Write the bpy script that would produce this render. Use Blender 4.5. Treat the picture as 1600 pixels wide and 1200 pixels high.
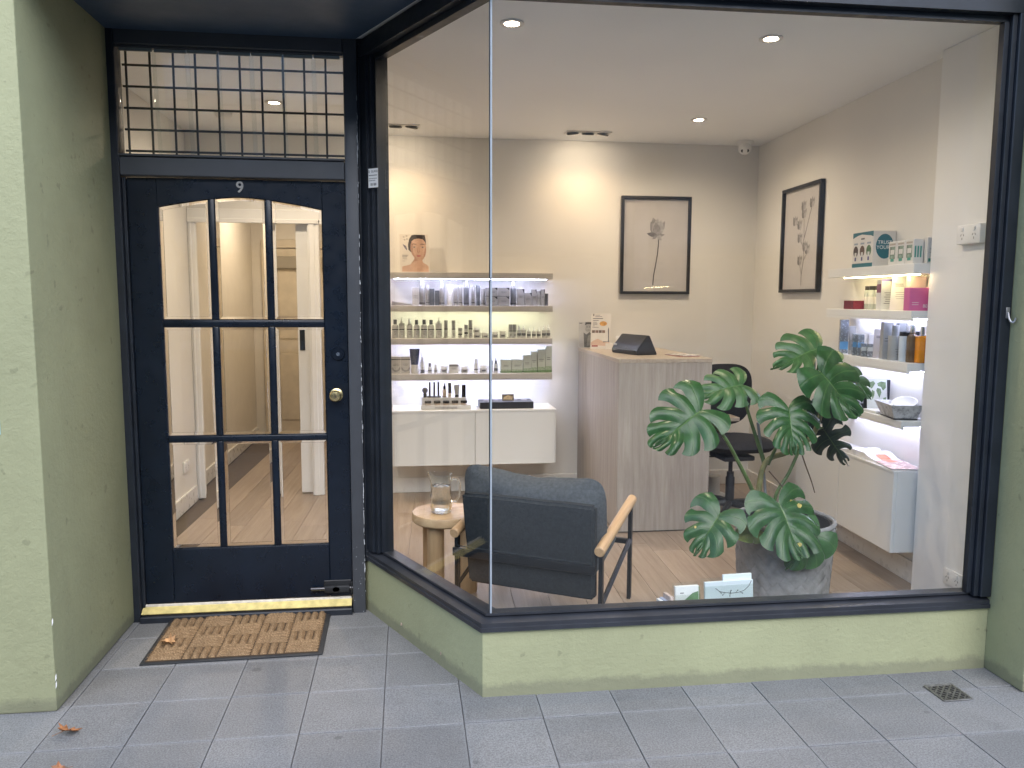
import bpy, bmesh, math, random
from mathutils import Vector, Matrix, noise
PI = math.pi
rad = math.radians
random.seed(9)
for _o in list(bpy.data.objects):
    bpy.data.objects.remove(_o)
SC = bpy.context.scene
COL = SC.collection

# ------------------------------------------------------------------ camera
cd = bpy.data.cameras.new('camera')
cd.sensor_width = 36.0
cd.lens = 36.0 * 1228 / 1600
cd.clip_start = 0.05
cd.clip_end = 2000
cam = bpy.data.objects.new('camera', cd)
COL.objects.link(cam)
_th, _ps, _ro = rad(6.163), rad(7.226), rad(0.20)
F_ = Vector((math.sin(_ps) * math.cos(_th), math.cos(_ps) * math.cos(_th), -math.sin(_th)))
R_ = Vector((math.cos(_ps), -math.sin(_ps), 0))
U_ = R_.cross(F_)
R2 = R_ * math.cos(_ro) + U_ * math.sin(_ro)
U2 = -R_ * math.sin(_ro) + U_ * math.cos(_ro)
mw = Matrix((R2, U2, -F_)).transposed().to_4x4()
mw.translation = Vector((0, 0, 1.52))
cam.matrix_world = mw
SC.camera = cam

# ------------------------------------------------------------------ world, sun, exposure
SUN_EL, SUN_AZ = rad(44), rad(173)      # azimuth measured clockwise from +Y
w = bpy.data.worlds.new('World')
SC.world = w
w.use_nodes = True
wn = w.node_tree
wn.nodes.clear()
_sky = wn.nodes.new('ShaderNodeTexSky')
_sky.sky_type = 'NISHITA'
_sky.sun_disc = False
_sky.sun_elevation = SUN_EL
_sky.sun_rotation = SUN_AZ
_sky.dust_density = 1.0
_sky.air_density = 1.0
_bg = wn.nodes.new('ShaderNodeBackground')
_bg.inputs[1].default_value = 0.15
_wo = wn.nodes.new('ShaderNodeOutputWorld')
wn.links.new(_sky.outputs[0], _bg.inputs[0])
wn.links.new(_bg.outputs[0], _wo.inputs[0])
sl = bpy.data.lights.new('sun', 'SUN')
sl.energy = 1.0
sl.angle = rad(60)
sl.color = (1.0, 0.985, 0.96)
sun = bpy.data.objects.new('sun', sl)
COL.objects.link(sun)
_d = Vector((math.sin(SUN_AZ) * math.cos(SUN_EL), math.cos(SUN_AZ) * math.cos(SUN_EL), math.sin(SUN_EL)))
sun.rotation_euler = _d.to_track_quat('Z', 'Y').to_euler()
SC.view_settings.view_transform = 'Standard'
SC.view_settings.look = 'None'
SC.view_settings.gamma = 1
SC.view_settings.use_curve_mapping = False
SC.view_settings.exposure = 1.62
SC.render.engine = 'CYCLES'
SC.cycles.use_denoising = True
SC.cycles.max_bounces = 10
SC.cycles.diffuse_bounces = 5
SC.cycles.glossy_bounces = 4
SC.cycles.transmission_bounces = 8
SC.cycles.transparent_max_bounces = 16
SC.cycles.caustics_reflective = False
SC.cycles.caustics_refractive = False
SC.cycles.sample_clamp_indirect = 6.0

# ------------------------------------------------------------------ helpers: materials
def _new(name):
    m = bpy.data.materials.new(name)
    m.use_nodes = True
    nt = m.node_tree
    nt.nodes.clear()
    out = nt.nodes.new('ShaderNodeOutputMaterial')
    return m, nt, out

def N(nt, t, **kw):
    n = nt.nodes.new(t)
    for k, v in kw.items():
        setattr(n, k, v)
    return n

def coords(nt, scale=(1, 1, 1), kind='Object', rot=(0, 0, 0)):
    tc = N(nt, 'ShaderNodeTexCoord')
    mp = N(nt, 'ShaderNodeMapping')
    mp.inputs['Scale'].default_value = scale
    mp.inputs['Rotation'].default_value = rot
    nt.links.new(tc.outputs[kind], mp.inputs[0])
    return mp.outputs[0]

def nz(nt, vec, scale, detail=4, rough=.55):
    n = N(nt, 'ShaderNodeTexNoise')
    n.inputs['Scale'].default_value = scale
    n.inputs['Detail'].default_value = detail
    n.inputs['Roughness'].default_value = rough
    nt.links.new(vec, n.inputs['Vector'])
    return n.outputs[0]

def ramp(nt, fac, stops):
    r = N(nt, 'ShaderNodeValToRGB')
    e = r.color_ramp.elements
    while len(e) < len(stops):
        e.new(0.5)
    for i, (p, c) in enumerate(stops):
        e[i].position = p
        e[i].color = (c[0], c[1], c[2], 1) if not isinstance(c, (int, float)) else (c, c, c, 1)
    nt.links.new(fac, r.inputs[0])
    return r.outputs[0]

def mixc(nt, fac, a, b, mode='MIX'):
    n = N(nt, 'ShaderNodeMix', data_type='RGBA', blend_type=mode)
    for sock, v in ((n.inputs[0], fac), (n.inputs[6], a), (n.inputs[7], b)):
        if hasattr(v, 'links'):
            nt.links.new(v, sock)
        elif isinstance(v, (int, float)):
            sock.default_value = v
        else:
            sock.default_value = (v[0], v[1], v[2], 1)
    return n.outputs[2]

def mth(nt, op, a, b=None):
    n = N(nt, 'ShaderNodeMath', operation=op)
    for i, v in enumerate((a, b)):
        if v is None:
            continue
        if hasattr(v, 'links'):
            nt.links.new(v, n.inputs[i])
        else:
            n.inputs[i].default_value = v
    return n.outputs[0]

def bsdf(nt, out, col, rough=.5, metal=0, spec=.5, coat=0, height=None, bstr=.2, bdist=.002, sheen=0):
    p = N(nt, 'ShaderNodeBsdfPrincipled')
    for k, v in (('Base Color', col), ('Roughness', rough), ('Metallic', metal), ('Specular IOR Level', spec), ('Coat Weight', coat), ('Sheen Weight', sheen)):
        s = p.inputs[k]
        if hasattr(v, 'links'):
            nt.links.new(v, s)
        elif isinstance(v, (int, float)):
            s.default_value = v
        else:
            s.default_value = (v[0], v[1], v[2], 1)
    if height is not None:
        b = N(nt, 'ShaderNodeBump')
        b.inputs['Strength'].default_value = bstr
        b.inputs['Distance'].default_value = bdist
        nt.links.new(height, b.inputs['Height'])
        nt.links.new(b.outputs[0], p.inputs['Normal'])
    nt.links.new(p.outputs[0], out.inputs[0])
    return p

_MC = {}
def M(name, col, rough=.5, metal=0, var=.08, vs=9, bump=0, bs=250, spec=.5, coat=0, bdist=.001, sheen=0, rv=.06):
    """plain painted / moulded material with a little uneven tone, roughness and relief"""
    if name in _MC:
        return _MC[name]
    m, nt, out = _new(name)
    v = coords(nt)
    n1 = nz(nt, v, vs, 5)
    lo = [max(0, c * (1 - var)) for c in col]
    hi = [min(1, c * (1 + var)) for c in col]
    c = ramp(nt, n1, [(.3, lo), (.7, hi)])
    rr = ramp(nt, nz(nt, v, vs * 2.3, 3), [(.3, max(0, rough - rv)), (.7, min(1, rough + rv))])
    h = nz(nt, v, bs, 3) if bump else None
    bsdf(nt, out, c, rr, metal, spec, coat, h, bump, bdist, sheen)
    _MC[name] = m
    return m

def wood(name, c1, c2, axis='Z', scale=1.0, rough=.5, rand=0.0, streak=30, bump=.12):
    if name in _MC:
        return _MC[name]
    m, nt, out = _new(name)
    lo = 1.3 * scale
    sc = {'X': (lo, streak * scale, streak * scale), 'Y': (streak * scale, lo, streak * scale), 'Z': (streak * scale, streak * scale, lo)}[axis]
    tc = N(nt, 'ShaderNodeTexCoord')
    oi = N(nt, 'ShaderNodeObjectInfo')
    ad = N(nt, 'ShaderNodeVectorMath', operation='ADD')
    cmb = N(nt, 'ShaderNodeCombineXYZ')
    k = mth(nt, 'MULTIPLY', oi.outputs['Random'], 37.0)
    for i in range(3):
        nt.links.new(k, cmb.inputs[i])
    nt.links.new(tc.outputs['Object'], ad.inputs[0])
    nt.links.new(cmb.outputs[0], ad.inputs[1])
    mp = N(nt, 'ShaderNodeMapping')
    mp.inputs['Scale'].default_value = sc
    nt.links.new(ad.outputs[0], mp.inputs[0])
    dist = N(nt, 'ShaderNodeTexNoise')
    dist.inputs['Scale'].default_value = 1.0
    dist.inputs['Detail'].default_value = 7
    dist.inputs['Roughness'].default_value = .62
    dist.inputs['Distortion'].default_value = 1.2
    nt.links.new(mp.outputs[0], dist.inputs['Vector'])
    fine = nz(nt, mp.outputs[0], 4.5, 4, .7)
    f = mth(nt, 'ADD', mth(nt, 'MULTIPLY', dist.outputs[0], .7), mth(nt, 'MULTIPLY', fine, .3))
    c = ramp(nt, f, [(.32, c1), (.5, [(a + b) / 2 for a, b in zip(c1, c2)]), (.68, c2)])
    if rand:
        val = ramp(nt, oi.outputs['Random'], [(0, 1 - rand), (1, 1 + rand)])
        c = mixc(nt, 1.0, c, val, 'MULTIPLY')
    bsdf(nt, out, c, rough, height=f, bstr=bump, bdist=.001)
    _MC[name] = m
    return m

def emis(name, col, strength):
    if name in _MC:
        return _MC[name]
    m, nt, out = _new(name)
    e = N(nt, 'ShaderNodeEmission')
    e.inputs[0].default_value = (*col, 1)
    e.inputs[1].default_value = strength
    nt.links.new(e.outputs[0], out.inputs[0])
    _MC[name] = m
    return m

def thin_glass(name, tint=(1, 1, 1), r0=.04, rough=0.0):
    """window glass: straight transmission plus a Fresnel mirror layer"""
    if name in _MC:
        return _MC[name]
    m, nt, out = _new(name)
    lw = N(nt, 'ShaderNodeLayerWeight')
    lw.inputs[0].default_value = .5
    p5 = mth(nt, 'POWER', lw.outputs['Facing'], 5.0)
    fr = mth(nt, 'ADD', mth(nt, 'MULTIPLY', p5, 1 - r0), r0)
    tr = N(nt, 'ShaderNodeBsdfTransparent')
    tr.inputs[0].default_value = (*tint, 1)
    gl = N(nt, 'ShaderNodeBsdfGlossy')
    gl.inputs['Roughness'].default_value = rough
    mx = N(nt, 'ShaderNodeMixShader')
    nt.links.new(fr, mx.inputs[0])
    nt.links.new(tr.outputs[0], mx.inputs[1])
    nt.links.new(gl.outputs[0], mx.inputs[2])
    nt.links.new(mx.outputs[0], out.inputs[0])
    _MC[name] = m
    return m

def solid_glass(name, col=(1, 1, 1), ior=1.45, rough=0.0):
    if name in _MC:
        return _MC[name]
    m, nt, out = _new(name)
    p = N(nt, 'ShaderNodeBsdfPrincipled')
    p.inputs['Base Color'].default_value = (*col, 1)
    p.inputs['Transmission Weight'].default_value = 1
    p.inputs['Roughness'].default_value = rough
    p.inputs['IOR'].default_value = ior
    nt.links.new(p.outputs[0], out.inputs[0])
    _MC[name] = m
    return m

# ------------------------------------------------------------------ helpers: meshes
class MB:
    def __init__(s):
        s.bm = bmesh.new()

    def box(s, x0, x1, y0, y1, z0, z1, bev=0, seg=1, rot=None):
        mt = Matrix.Translation(((x0 + x1) / 2, (y0 + y1) / 2, (z0 + z1) / 2))
        if rot is not None:
            mt = mt @ rot
        mt = mt @ Matrix.Diagonal((abs(x1 - x0), abs(y1 - y0), abs(z1 - z0), 1))
        r = bmesh.ops.create_cube(s.bm, size=1, matrix=mt)
        if bev:
            es = set()
            for v in r['verts']:
                es.update(v.link_edges)
            bmesh.ops.bevel(s.bm, geom=list(es), offset=bev, segments=seg, affect='EDGES', profile=.5)
        return s

    def lathe(s, prof, seg=20, c=(0, 0, 0), axis='Z', sx=1, sy=1):
        rings = []
        for r, z in prof:
            if r <= 1e-6:
                rings.append([s.bm.verts.new(s._ax(c, 0, 0, z, axis))])
            else:
                rings.append([s.bm.verts.new(s._ax(c, r * sx * math.cos(2 * PI * i / seg), r * sy * math.sin(2 * PI * i / seg), z, axis)) for i in range(seg)])
        for a, b in zip(rings, rings[1:]):
            for i in range(seg):
                j = (i + 1) % seg
                if len(a) == 1 and len(b) > 1:
                    s.bm.faces.new((a[0], b[i], b[j]))
                elif len(b) == 1 and len(a) > 1:
                    s.bm.faces.new((a[i], b[0], a[j]))
                elif len(a) > 1:
                    s.bm.faces.new((a[i], b[i], b[j], a[j]))
        if len(rings[0]) > 1:
            s.bm.faces.new(rings[0])
        if len(rings[-1]) > 1:
            s.bm.faces.new(rings[-1])
        return s

    def _ax(s, c, a, b, z, axis):
        if axis == 'Z':
            return (c[0] + a, c[1] + b, c[2] + z)
        if axis == 'Y':
            return (c[0] + a, c[1] + z, c[2] + b)
        return (c[0] + z, c[1] + a, c[2] + b)

    def tube(s, pts, rads, seg=8, cap=True, flat=1.0):
        pts = [Vector(p) for p in pts]
        if isinstance(rads, (int, float)):
            rads = [rads] * len(pts)
        up = Vector((0, 0, 1))
        rings = []
        prev = None
        for i, p in enumerate(pts):
            t = (pts[min(i + 1, len(pts) - 1)] - pts[max(i - 1, 0)]).normalized()
            if prev is None:
                a = up if abs(t.z) < .95 else Vector((0, 1, 0))
                u = (a - t * a.dot(t)).normalized()
            else:
                u = (prev - t * prev.dot(t)).normalized()
            prev = u
            v = t.cross(u)
            rings.append([s.bm.verts.new(p + (u * math.cos(2 * PI * k / seg) + v * math.sin(2 * PI * k / seg) * flat) * rads[i]) for k in range(seg)])
        for a, b in zip(rings, rings[1:]):
            for k in range(seg):
                j = (k + 1) % seg
                s.bm.faces.new((a[k], a[j], b[j], b[k]))
        if cap:
            s.bm.faces.new(rings[0][::-1])
            s.bm.faces.new(rings[-1])
        return s

    def prism(s, poly, a, b, plane='XZ'):
        """2D polygon extruded from a to b along the axis left over"""
        def P(q, d):
            if plane == 'XZ':
                return (q[0], d, q[1])
            if plane == 'XY':
                return (q[0], q[1], d)
            return (d, q[0], q[1])
        va = [s.bm.verts.new(P(q, a)) for q in poly]
        vb = [s.bm.verts.new(P(q, b)) for q in poly]
        n = len(poly)
        fs = [s.bm.faces.new(va), s.bm.faces.new(vb[::-1])]
        for i in range(n):
            j = (i + 1) % n
            s.bm.faces.new((va[i], vb[i], vb[j], va[j]))
        bmesh.ops.triangulate(s.bm, faces=fs)
        return s

    def sheet(s, poly):
        vs = [s.bm.verts.new(p) for p in poly]
        f = s.bm.faces.new(vs)
        if len(vs) > 4:
            bmesh.ops.triangulate(s.bm, faces=[f])
        return s

    def sweep(s, path, prof):
        """closed profile [(inward offset, z)] swept along a plan path with mitred corners; inward = left normal of travel"""
        n = len(path)
        P = [Vector((p[0], p[1])) for p in path]
        rings = []
        for i in range(n):
            ds = []
            if i > 0:
                ds.append((P[i] - P[i - 1]).normalized())
            if i < n - 1:
                ds.append((P[i + 1] - P[i]).normalized())
            nn = [Vector((-d.y, d.x)) for d in ds]
            if len(nn) == 2:
                m = (nn[0] + nn[1]).normalized()
                m = m / m.dot(nn[0])
            else:
                m = nn[0]
            rings.append([s.bm.verts.new((P[i].x + m.x * o, P[i].y + m.y * o, z)) for o, z in prof])
        k = len(prof)
        for a, b in zip(rings, rings[1:]):
            for i in range(k):
                j = (i + 1) % k
                s.bm.faces.new((a[i], a[j], b[j], b[i]))
        c1 = s.bm.faces.new(rings[0][::-1])
        c2 = s.bm.faces.new(rings[-1])
        bmesh.ops.triangulate(s.bm, faces=[c1, c2])
        return s

    def xf(s, mat):
        bmesh.ops.transform(s.bm, matrix=mat, verts=s.bm.verts)
        return s

    def mesh(s, name, mat, smooth=35, norm=True):
        if norm:
            bmesh.ops.recalc_face_normals(s.bm, faces=s.bm.faces)
        me = bpy.data.meshes.new(name)
        s.bm.to_mesh(me)
        s.bm.free()
        if mat:
            me.materials.append(mat)
        if smooth:
            me.shade_smooth()
            me.set_sharp_from_angle(angle=rad(smooth))
        return me

    def build(s, name, mat, parent=None, loc=None, rot=None, smooth=35, norm=True):
        return obj(name, s.mesh(name, mat, smooth, norm), parent, loc, rot)

def obj(name, me, parent=None, loc=None, rot=None):
    o = bpy.data.objects.new(name, me)
    COL.objects.link(o)
    if parent:
        o.parent = parent
    if loc is not None:
        o.location = loc
    if rot is not None:
        o.rotation_euler = rot
    return o

def tag(o, label, cat, group=None):
    o['label'] = label
    o['category'] = cat
    if group:
        o['group'] = group
    return o

def thing(name, label, cat, loc=(0, 0, 0), rz=0, group=None, rot=None):
    o = obj(name, None, None, loc, rot if rot else (0, 0, rz))
    return tag(o, label, cat, group)

def struct(o, label=None):
    o['kind'] = 'structure'
    if label:
        o['label'] = label
    return o

def text_mesh(body, size, mat, extrude=.0002, align='CENTER', shear=0, bold=0):
    cu = bpy.data.curves.new('t', 'FONT')
    cu.body = body
    cu.size = size
    cu.extrude = extrude
    cu.align_x = align
    cu.align_y = 'CENTER'
    cu.shear = shear
    cu.offset = bold
    t = bpy.data.objects.new('t', cu)
    COL.objects.link(t)
    dg = bpy.context.evaluated_depsgraph_get()
    me = bpy.data.meshes.new_from_object(t.evaluated_get(dg))
    bpy.data.objects.remove(t)
    bpy.data.curves.remove(cu)
    me.materials.clear()
    me.materials.append(mat)
    return me

FACE = (PI / 2, 0, 0)          # text standing up, read from -Y

# ------------------------------------------------------------------ shared materials
def plaster(name, col, bs=140, bstr=.55, dirt=True, var=.11, spots=True):
    m, nt, out = _new(name)
    v = coords(nt)
    a = ramp(nt, nz(nt, v, 1.7, 6, .6), [(.3, [c * (1 - var) for c in col]), (.7, [c * (1 + var) for c in col])])
    if spots:
        s = ramp(nt, nz(nt, v, 21, 2, .4), [(.70, 0), (.74, 1)])
        a = mixc(nt, mth(nt, 'MULTIPLY', s, .45), a, [c * .55 for c in col])
        s2 = ramp(nt, nz(nt, coords(nt, (1, 1, .25)), 4.2, 6, .7), [(.56, 0), (.75, 1)])
        a = mixc(nt, mth(nt, 'MULTIPLY', s2, .22), a, [c * .6 for c in col])
    if dirt:
        g = N(nt, 'ShaderNodeNewGeometry')
        sx = N(nt, 'ShaderNodeSeparateXYZ')
        nt.links.new(g.outputs['Position'], sx.inputs[0])
        edge = mth(nt, 'ADD', sx.outputs[2], mth(nt, 'MULTIPLY', nz(nt, v, 16, 6, .75), -.075))
        d = ramp(nt, edge, [(-.0, .42), (.025, .0)])
        a = mixc(nt, d, a, (.11, .105, .085))
    h1 = nz(nt, v, bs, 4, .6)
    h2 = nz(nt, v, bs * .3, 2, .5)
    h = mth(nt, 'ADD', mth(nt, 'MULTIPLY', h1, .6), h2)
    bsdf(nt, out, a, .62, spec=.35, height=h, bstr=bstr, bdist=.004)
    return m

GREEN = plaster('green_render', (.335, .346, .205))
NAVY = M('navy_paint', (.011, .015, .022), .45, var=.25, vs=9, bump=.015, bs=120, spec=.5)
NAVY_DOOR = M('navy_door_gloss', (.004, .008, .016), .3, var=.2, vs=7, bump=.012, bs=120, spec=.38)
GREYFRAME = M('charcoal_frame_paint', (.052, .057, .066), .42, var=.1, vs=6, bump=.03, bs=120)
SILL = M('black_aluminium', (.026, .029, .036), .34, var=.2, vs=9, bump=.015, bs=120)
WHITE = M('white_paint', (.80, .80, .79), .45, var=.03, vs=3)
WALLP = M('cream_wall_paint', (.74, .725, .69), .55, var=.025, vs=2, bump=.05, bs=350)
CEILP = M('ceiling_paint', (.86, .88, .90), .6, var=.02, vs=2)
SKIRT = M('skirting_gloss', (.76, .74, .70), .3, var=.03)
GLASS = thin_glass('window_glass', (.985, .995, .99), .03)
CHROME = M('chrome', (.75, .75, .77), .15, 1, var=.05)
BRASS = M('brass', (.62, .50, .25), .28, 1, var=.15, vs=30)
BLACKP = M('black_plastic', (.015, .016, .018), .4, var=.2)
WHITEP = M('white_plastic', (.80, .80, .79), .35, var=.03)
TILE_M = None

def tile_mat():
    m, nt, out = _new('footpath_tile')
    oi = N(nt, 'ShaderNodeObjectInfo')
    v = coords(nt)
    g = N(nt, 'ShaderNodeNewGeometry')
    base = ramp(nt, nz(nt, g.outputs['Position'], 2.2, 6, .65), [(.3, (.172, .174, .175)), (.7, (.222, .224, .225))])
    rnd = ramp(nt, oi.outputs['Random'], [(0, .90), (1, 1.09)])
    c = mixc(nt, 1, base, rnd, 'MULTIPLY')
    sp = ramp(nt, nz(nt, g.outputs['Position'], 170, 3, .7), [(.36, .30), (.62, 1.3)])
    c = mixc(nt, .55, c, mixc(nt, 1, c, sp, 'MULTIPLY'))
    st = ramp(nt, nz(nt, g.outputs['Position'], 5.5, 7, .7), [(.57, 0), (.72, 1)])
    c = mixc(nt, mth(nt, 'MULTIPLY', st, .28), c, (.105, .10, .095))
    gum = ramp(nt, nz(nt, g.outputs['Position'], 13, 1, .3), [(.76, 0), (.775, 1)])
    c = mixc(nt, mth(nt, 'MULTIPLY', gum, .5), c, (.07, .07, .07))
    # pale worn edges of every tile
    tc = N(nt, 'ShaderNodeTexCoord')
    sx = N(nt, 'ShaderNodeSeparateXYZ')
    nt.links.new(tc.outputs['Object'], sx.inputs[0])
    ex = mth(nt, 'MAXIMUM', mth(nt, 'ABSOLUTE', sx.outputs[0]), mth(nt, 'ABSOLUTE', sx.outputs[1]))
    e = ramp(nt, mth(nt, 'ADD', ex, mth(nt, 'MULTIPLY', nz(nt, v, 30, 4), .012)), [(.136, 0), (.150, 1)])
    c = mixc(nt, mth(nt, 'MULTIPLY', e, .22), c, (.28, .29, .31))
    h = nz(nt, g.outputs['Position'], 210, 3, .6)
    bsdf(nt, out, c, .55, spec=.4, height=h, bstr=.5, bdist=.003)
    return m

# ------------------------------------------------------------------ ground, footpath
ground = MB().box(-300, 300, -300, 300, -.30, -.16).build('ground', M('asphalt', (.05, .05, .052), .85, var=.3, vs=3, bump=.5, bs=90, bdist=.004))
struct(ground)
pav = MB().box(-4, 5, -1.2, 3.95, -.16, -.006).build('pavement', M('grout', (.11, .11, .112), .85, var=.2, vs=40, bump=.3, bs=300))
struct(pav)
TX, TY, TR = .290, .297, rad(.4)
tm = tile_mat()
tile_me = MB().box(-TX / 2 + .0018, TX / 2 - .0018, -TY / 2 + .0018, TY / 2 - .0018, -.03, 0, .0010).mesh('tile', tm)
for j in range(-11, 3):
    for i in range(-9, 9):
        cx, cy = .169 + (i + .5) * TX, 2.982 + (j + .5) * TY
        dx, dy = cx - .169, cy - 2.982
        x, y = .169 + dx * math.cos(TR) - dy * math.sin(TR), 2.982 + dx * math.sin(TR) + dy * math.cos(TR)
        if y < -.75 or (x < -1.5 and y > 3.1) or y > 3.9:
            continue
        o = obj('tile', tile_me, pav, (x, y, random.uniform(-.0012, .0012)), (random.uniform(-.0025, .0025), random.uniform(-.0015, .0015), TR + random.uniform(-.002, .002)))
kerb = MB().box(-12, 12, -1.42, -1.2, -.16, -.002, .015, 2).build('kerb', M('bluestone', (.12, .12, .125), .8, var=.2, bump=.4, bs=80))
struct(kerb)
side_paving = MB().box(-30, -4.004, -1.2, 3.2, -.16, -.006).box(5.004, 30, -1.2, 3.0, -.16, -.006).build('side_pavement', M('pavement_concrete', (.22, .22, .22), .8, var=.15, bump=.3, bs=120))
struct(side_paving)

# ------------------------------------------------------------------ piers, riser, upper front
pl = MB().box(-3.2, -1.312, 2.94, 3.86, 0, 3.88, .012, 2).build('rendered_pier', GREEN)
tag(pl, 'pale green rendered pier on the left of the doorway, faint blue scrawl on it', 'pier')
for i, (pts) in enumerate([[(-1.52, 1.035), (-1.52, 1.085), (-1.505, 1.04), (-1.505, 1.09)], [(-1.487, 1.04), (-1.487, 1.085)], [(-1.47, 1.04), (-1.47, 1.09), (-1.445, 1.09), (-1.445, 1.04), (-1.47, 1.04)], [(-1.515, .985), (-1.495, 1.0), (-1.478, .982)]]):
    mb = MB()
    mb.tube([(x, 2.939, z) for x, z in pts], .0022, 5)
    o = mb.build('chalk_mark', M('faint_blue_chalk', (.33, .47, .47), .9, var=.2), pl)
pr = MB().box(2.345, 3.6, 2.645, 3.02, 0, 3.88, .010, 2).build('rendered_pier', GREEN)
tag(pr, 'pale green rendered pier on the right of the shop window', 'pier')
for z in (.09, .33, .118):
    chips = MB()
    chips.sheet([(-1.3135, 2.9385, z), (-1.3085, 2.939, z + .012), (-1.3095, 2.942, z + .03), (-1.3125, 2.939, z + .022)])
    chips.build('paint_chip', M('bare_plaster', (.7, .69, .66), .9), pl)
PATH = [(-.262, 3.84), (.253, 2.859), (2.344, 2.853)]
riser = MB().sweep(PATH, [(0, -.02), (.098, -.02), (.098, .262), (.004, .262), (0, .258)]).build('stall_riser', GREEN)
tag(riser, 'low pale green rendered wall under the shop window, grimy at its foot', 'low wall')
MB().sweep(PATH, [(-.003, .2585), (.012, .2585), (.012, .2645), (-.003, .2645)]).build('paint_ridge', M('fresh_green_paint', (.62, .66, .42), .5), riser)
upper = MB().box(-1.311, 2.3445, 2.875, 3.86, 2.705, 6.2).box(-3.2, -1.311, 2.99, 3.80, 3.885, 6.2).box(2.3445, 3.6, 2.99, 3.8, 3.885, 6.2).build('shop_upper_front', NAVY)
tag(upper, 'navy painted front of the shop above its window', 'shop front')
soff = MB().prism([(-1.311, 2.86), (.235, 2.86), (-.30, 3.86), (-1.311, 3.86)], 2.684, 2.7045, 'XY').build('porch_soffit', M('soffit_glare_blue', (.05, .085, .14), .5, var=.06, vs=4))  # soffit colour lifted to blue, with the veiling glare painted in
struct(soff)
# building across the street (only reflections show it)
bo = thing('street_building', 'long grey rendered building across the street', 'building', (0, -19, -.16))
MB().box(-60, 60, -8, 0, 0, 10.9).build('wall', M('grey_render', (.36, .40, .45), .8, var=.1, vs=.6), bo)
MB().box(-60.1, 60.1, -8.1, .15, 10.9, 11.2, .03).build('parapet', M('pale_render', (.34, .35, .36), .8), bo)
MB().box(-60, 60, .002, 2.2, 3.0, 3.3, .02).build('awning', M('far_awning', (.20, .21, .22), .6), bo)
for k in range(24):
    x = -57.5 + k * 5
    wdo = MB().box(x - .6, x + .6, .004, .05, 4.2, 6.3, .01).build('window', M('far_window_frame', (.26, .27, .28), .5), bo)
    MB().box(x - .52, x + .52, .052, .058, 4.3, 6.2).build('pane', M('dark_pane', (.16, .18, .20), .3), wdo)
    sh = MB().box(x - 1.9, x + 1.9, .004, .05, .3, 2.7, .01).build('shop_window', M('far_shop_frame', (.12, .12, .125), .5), bo)
    MB().box(x - 1.8, x + 1.8, .052, .058, .5, 2.6).build('pane', M('dark_pane', (.16, .18, .20), .3), sh)

# ------------------------------------------------------------------ interior shell
ZF = .06
SL = .032                                  # the party wall leans away from the street grid a little
floor = MB().prism([(.40, 3.0), (2.95, 3.0), (2.95, 8.7), (-1.9, 8.7), (-1.9, 3.82), (-.05, 3.82)], -.10, ZF - .014, 'XY').build('floor', M('plank_gap', (.10, .075, .055), .8))
struct(floor)
OAK_F = wood('oak_floor', (.25, .188, .138), (.39, .31, .238), 'Y', 1.0, .42, rand=.14, streak=26, bump=.15)
rf = random.Random(4)
pw = .178
for c in range(-11, 17):
    xc = .5 + (c + .5) * pw
    y = 2.75 + rf.uniform(-1.4, 0)
    while y < 8.5:
        L = 1.82
        y0, y1 = max(y, 2.92), min(y + L, 8.5)
        xm = xc + (y0 + y1) / 2 * SL - 4.5 * SL
        if y1 - y0 > .08 and -1.75 < xm < 2.85 and not (xm > -.55 and y0 > 6.0) and not (xm < -.12 and y1 < 3.9):
            if xm > -.55:
                y1 = min(y1, 5.95)
            if xm < .30 and y0 < 3.8:
                y0 = max(y0, min(3.825, 2.93 + (.30 - xm) * 1.9))
            if y1 - y0 > .05:
                me = MB().box(-pw / 2 + .0008, pw / 2 - .0008, -(y1 - y0) / 2 + .0008, (y1 - y0) / 2 - .0008, -.012, 0, .0012).mesh('plank', OAK_F)
                obj('plank', me, floor, (xc + ((y0 + y1) / 2 - 4.5) * SL, (y0 + y1) / 2, ZF), (0, 0, -math.atan(SL)))
        y += L
ceil = MB().prism([(.20, 2.92), (2.95, 2.92), (2.95, 8.8), (-1.95, 8.8), (-1.95, 3.79), (-.27, 3.79)], 2.692, 2.704, 'XY').box(-1.95, 2.95, 3.81, 8.8, 2.71, 2.9).build('ceiling', CEILP)
struct(ceil)
YB = 5.90
wb = MB().box(-.735, 2.95, YB, YB + .11, 0, 2.6915).box(-1.571, -.735, YB, YB + .11, 2.075, 2.6915).build('wall_back', WALLP)
struct(wb)
MB().box(-.64, 2.7, YB - .014, YB - .0005, ZF, ZF + .115, .003).build('skirting', SKIRT, wb)
wl = MB().box(-1.95, -1.572, 3.862, 6.012, 0, 2.6915).build('wall_left', WALLP)
struct(wl)
MB().box(-1.5715, -1.557, 3.82, 5.83, ZF, ZF + .115, .003).build('skirting', SKIRT, wl)
RW = lambda y: 2.572 + (y - 3.8) * .038    # face of the party wall at depth y
wr = MB().prism([(RW(3.0), 3.0), (3.2, 3.0), (3.2, 6.1), (RW(6.1), 6.1)], 0, 2.6915, 'XY').build('wall_right', WALLP)
struct(wr)
MB().prism([(RW(3.57) - .014, 3.57), (RW(3.57) - .0005, 3.57), (RW(5.885) - .0005, 5.885), (RW(5.885) - .014, 5.885)], ZF, ZF + .115, 'XY').build('skirting', SKIRT, wr)
nib = MB().box(2.492, 2.60, 2.96, 3.566, 0, 2.6912, .004).build('wall_nib', WHITE)
struct(nib)
wc = MB().box(-1.95, -1.632, 6.014, 8.6, 0, 2.6915).box(-.72, -.60, 6.012, 8.6, 0, 2.6915).box(-1.95, -.5, 8.45, 8.6, 0, 2.6913).build('wall_corridor', M('corridor_paint', (.72, .68, .61), .55, var=.03))
struct(wc)
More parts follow.
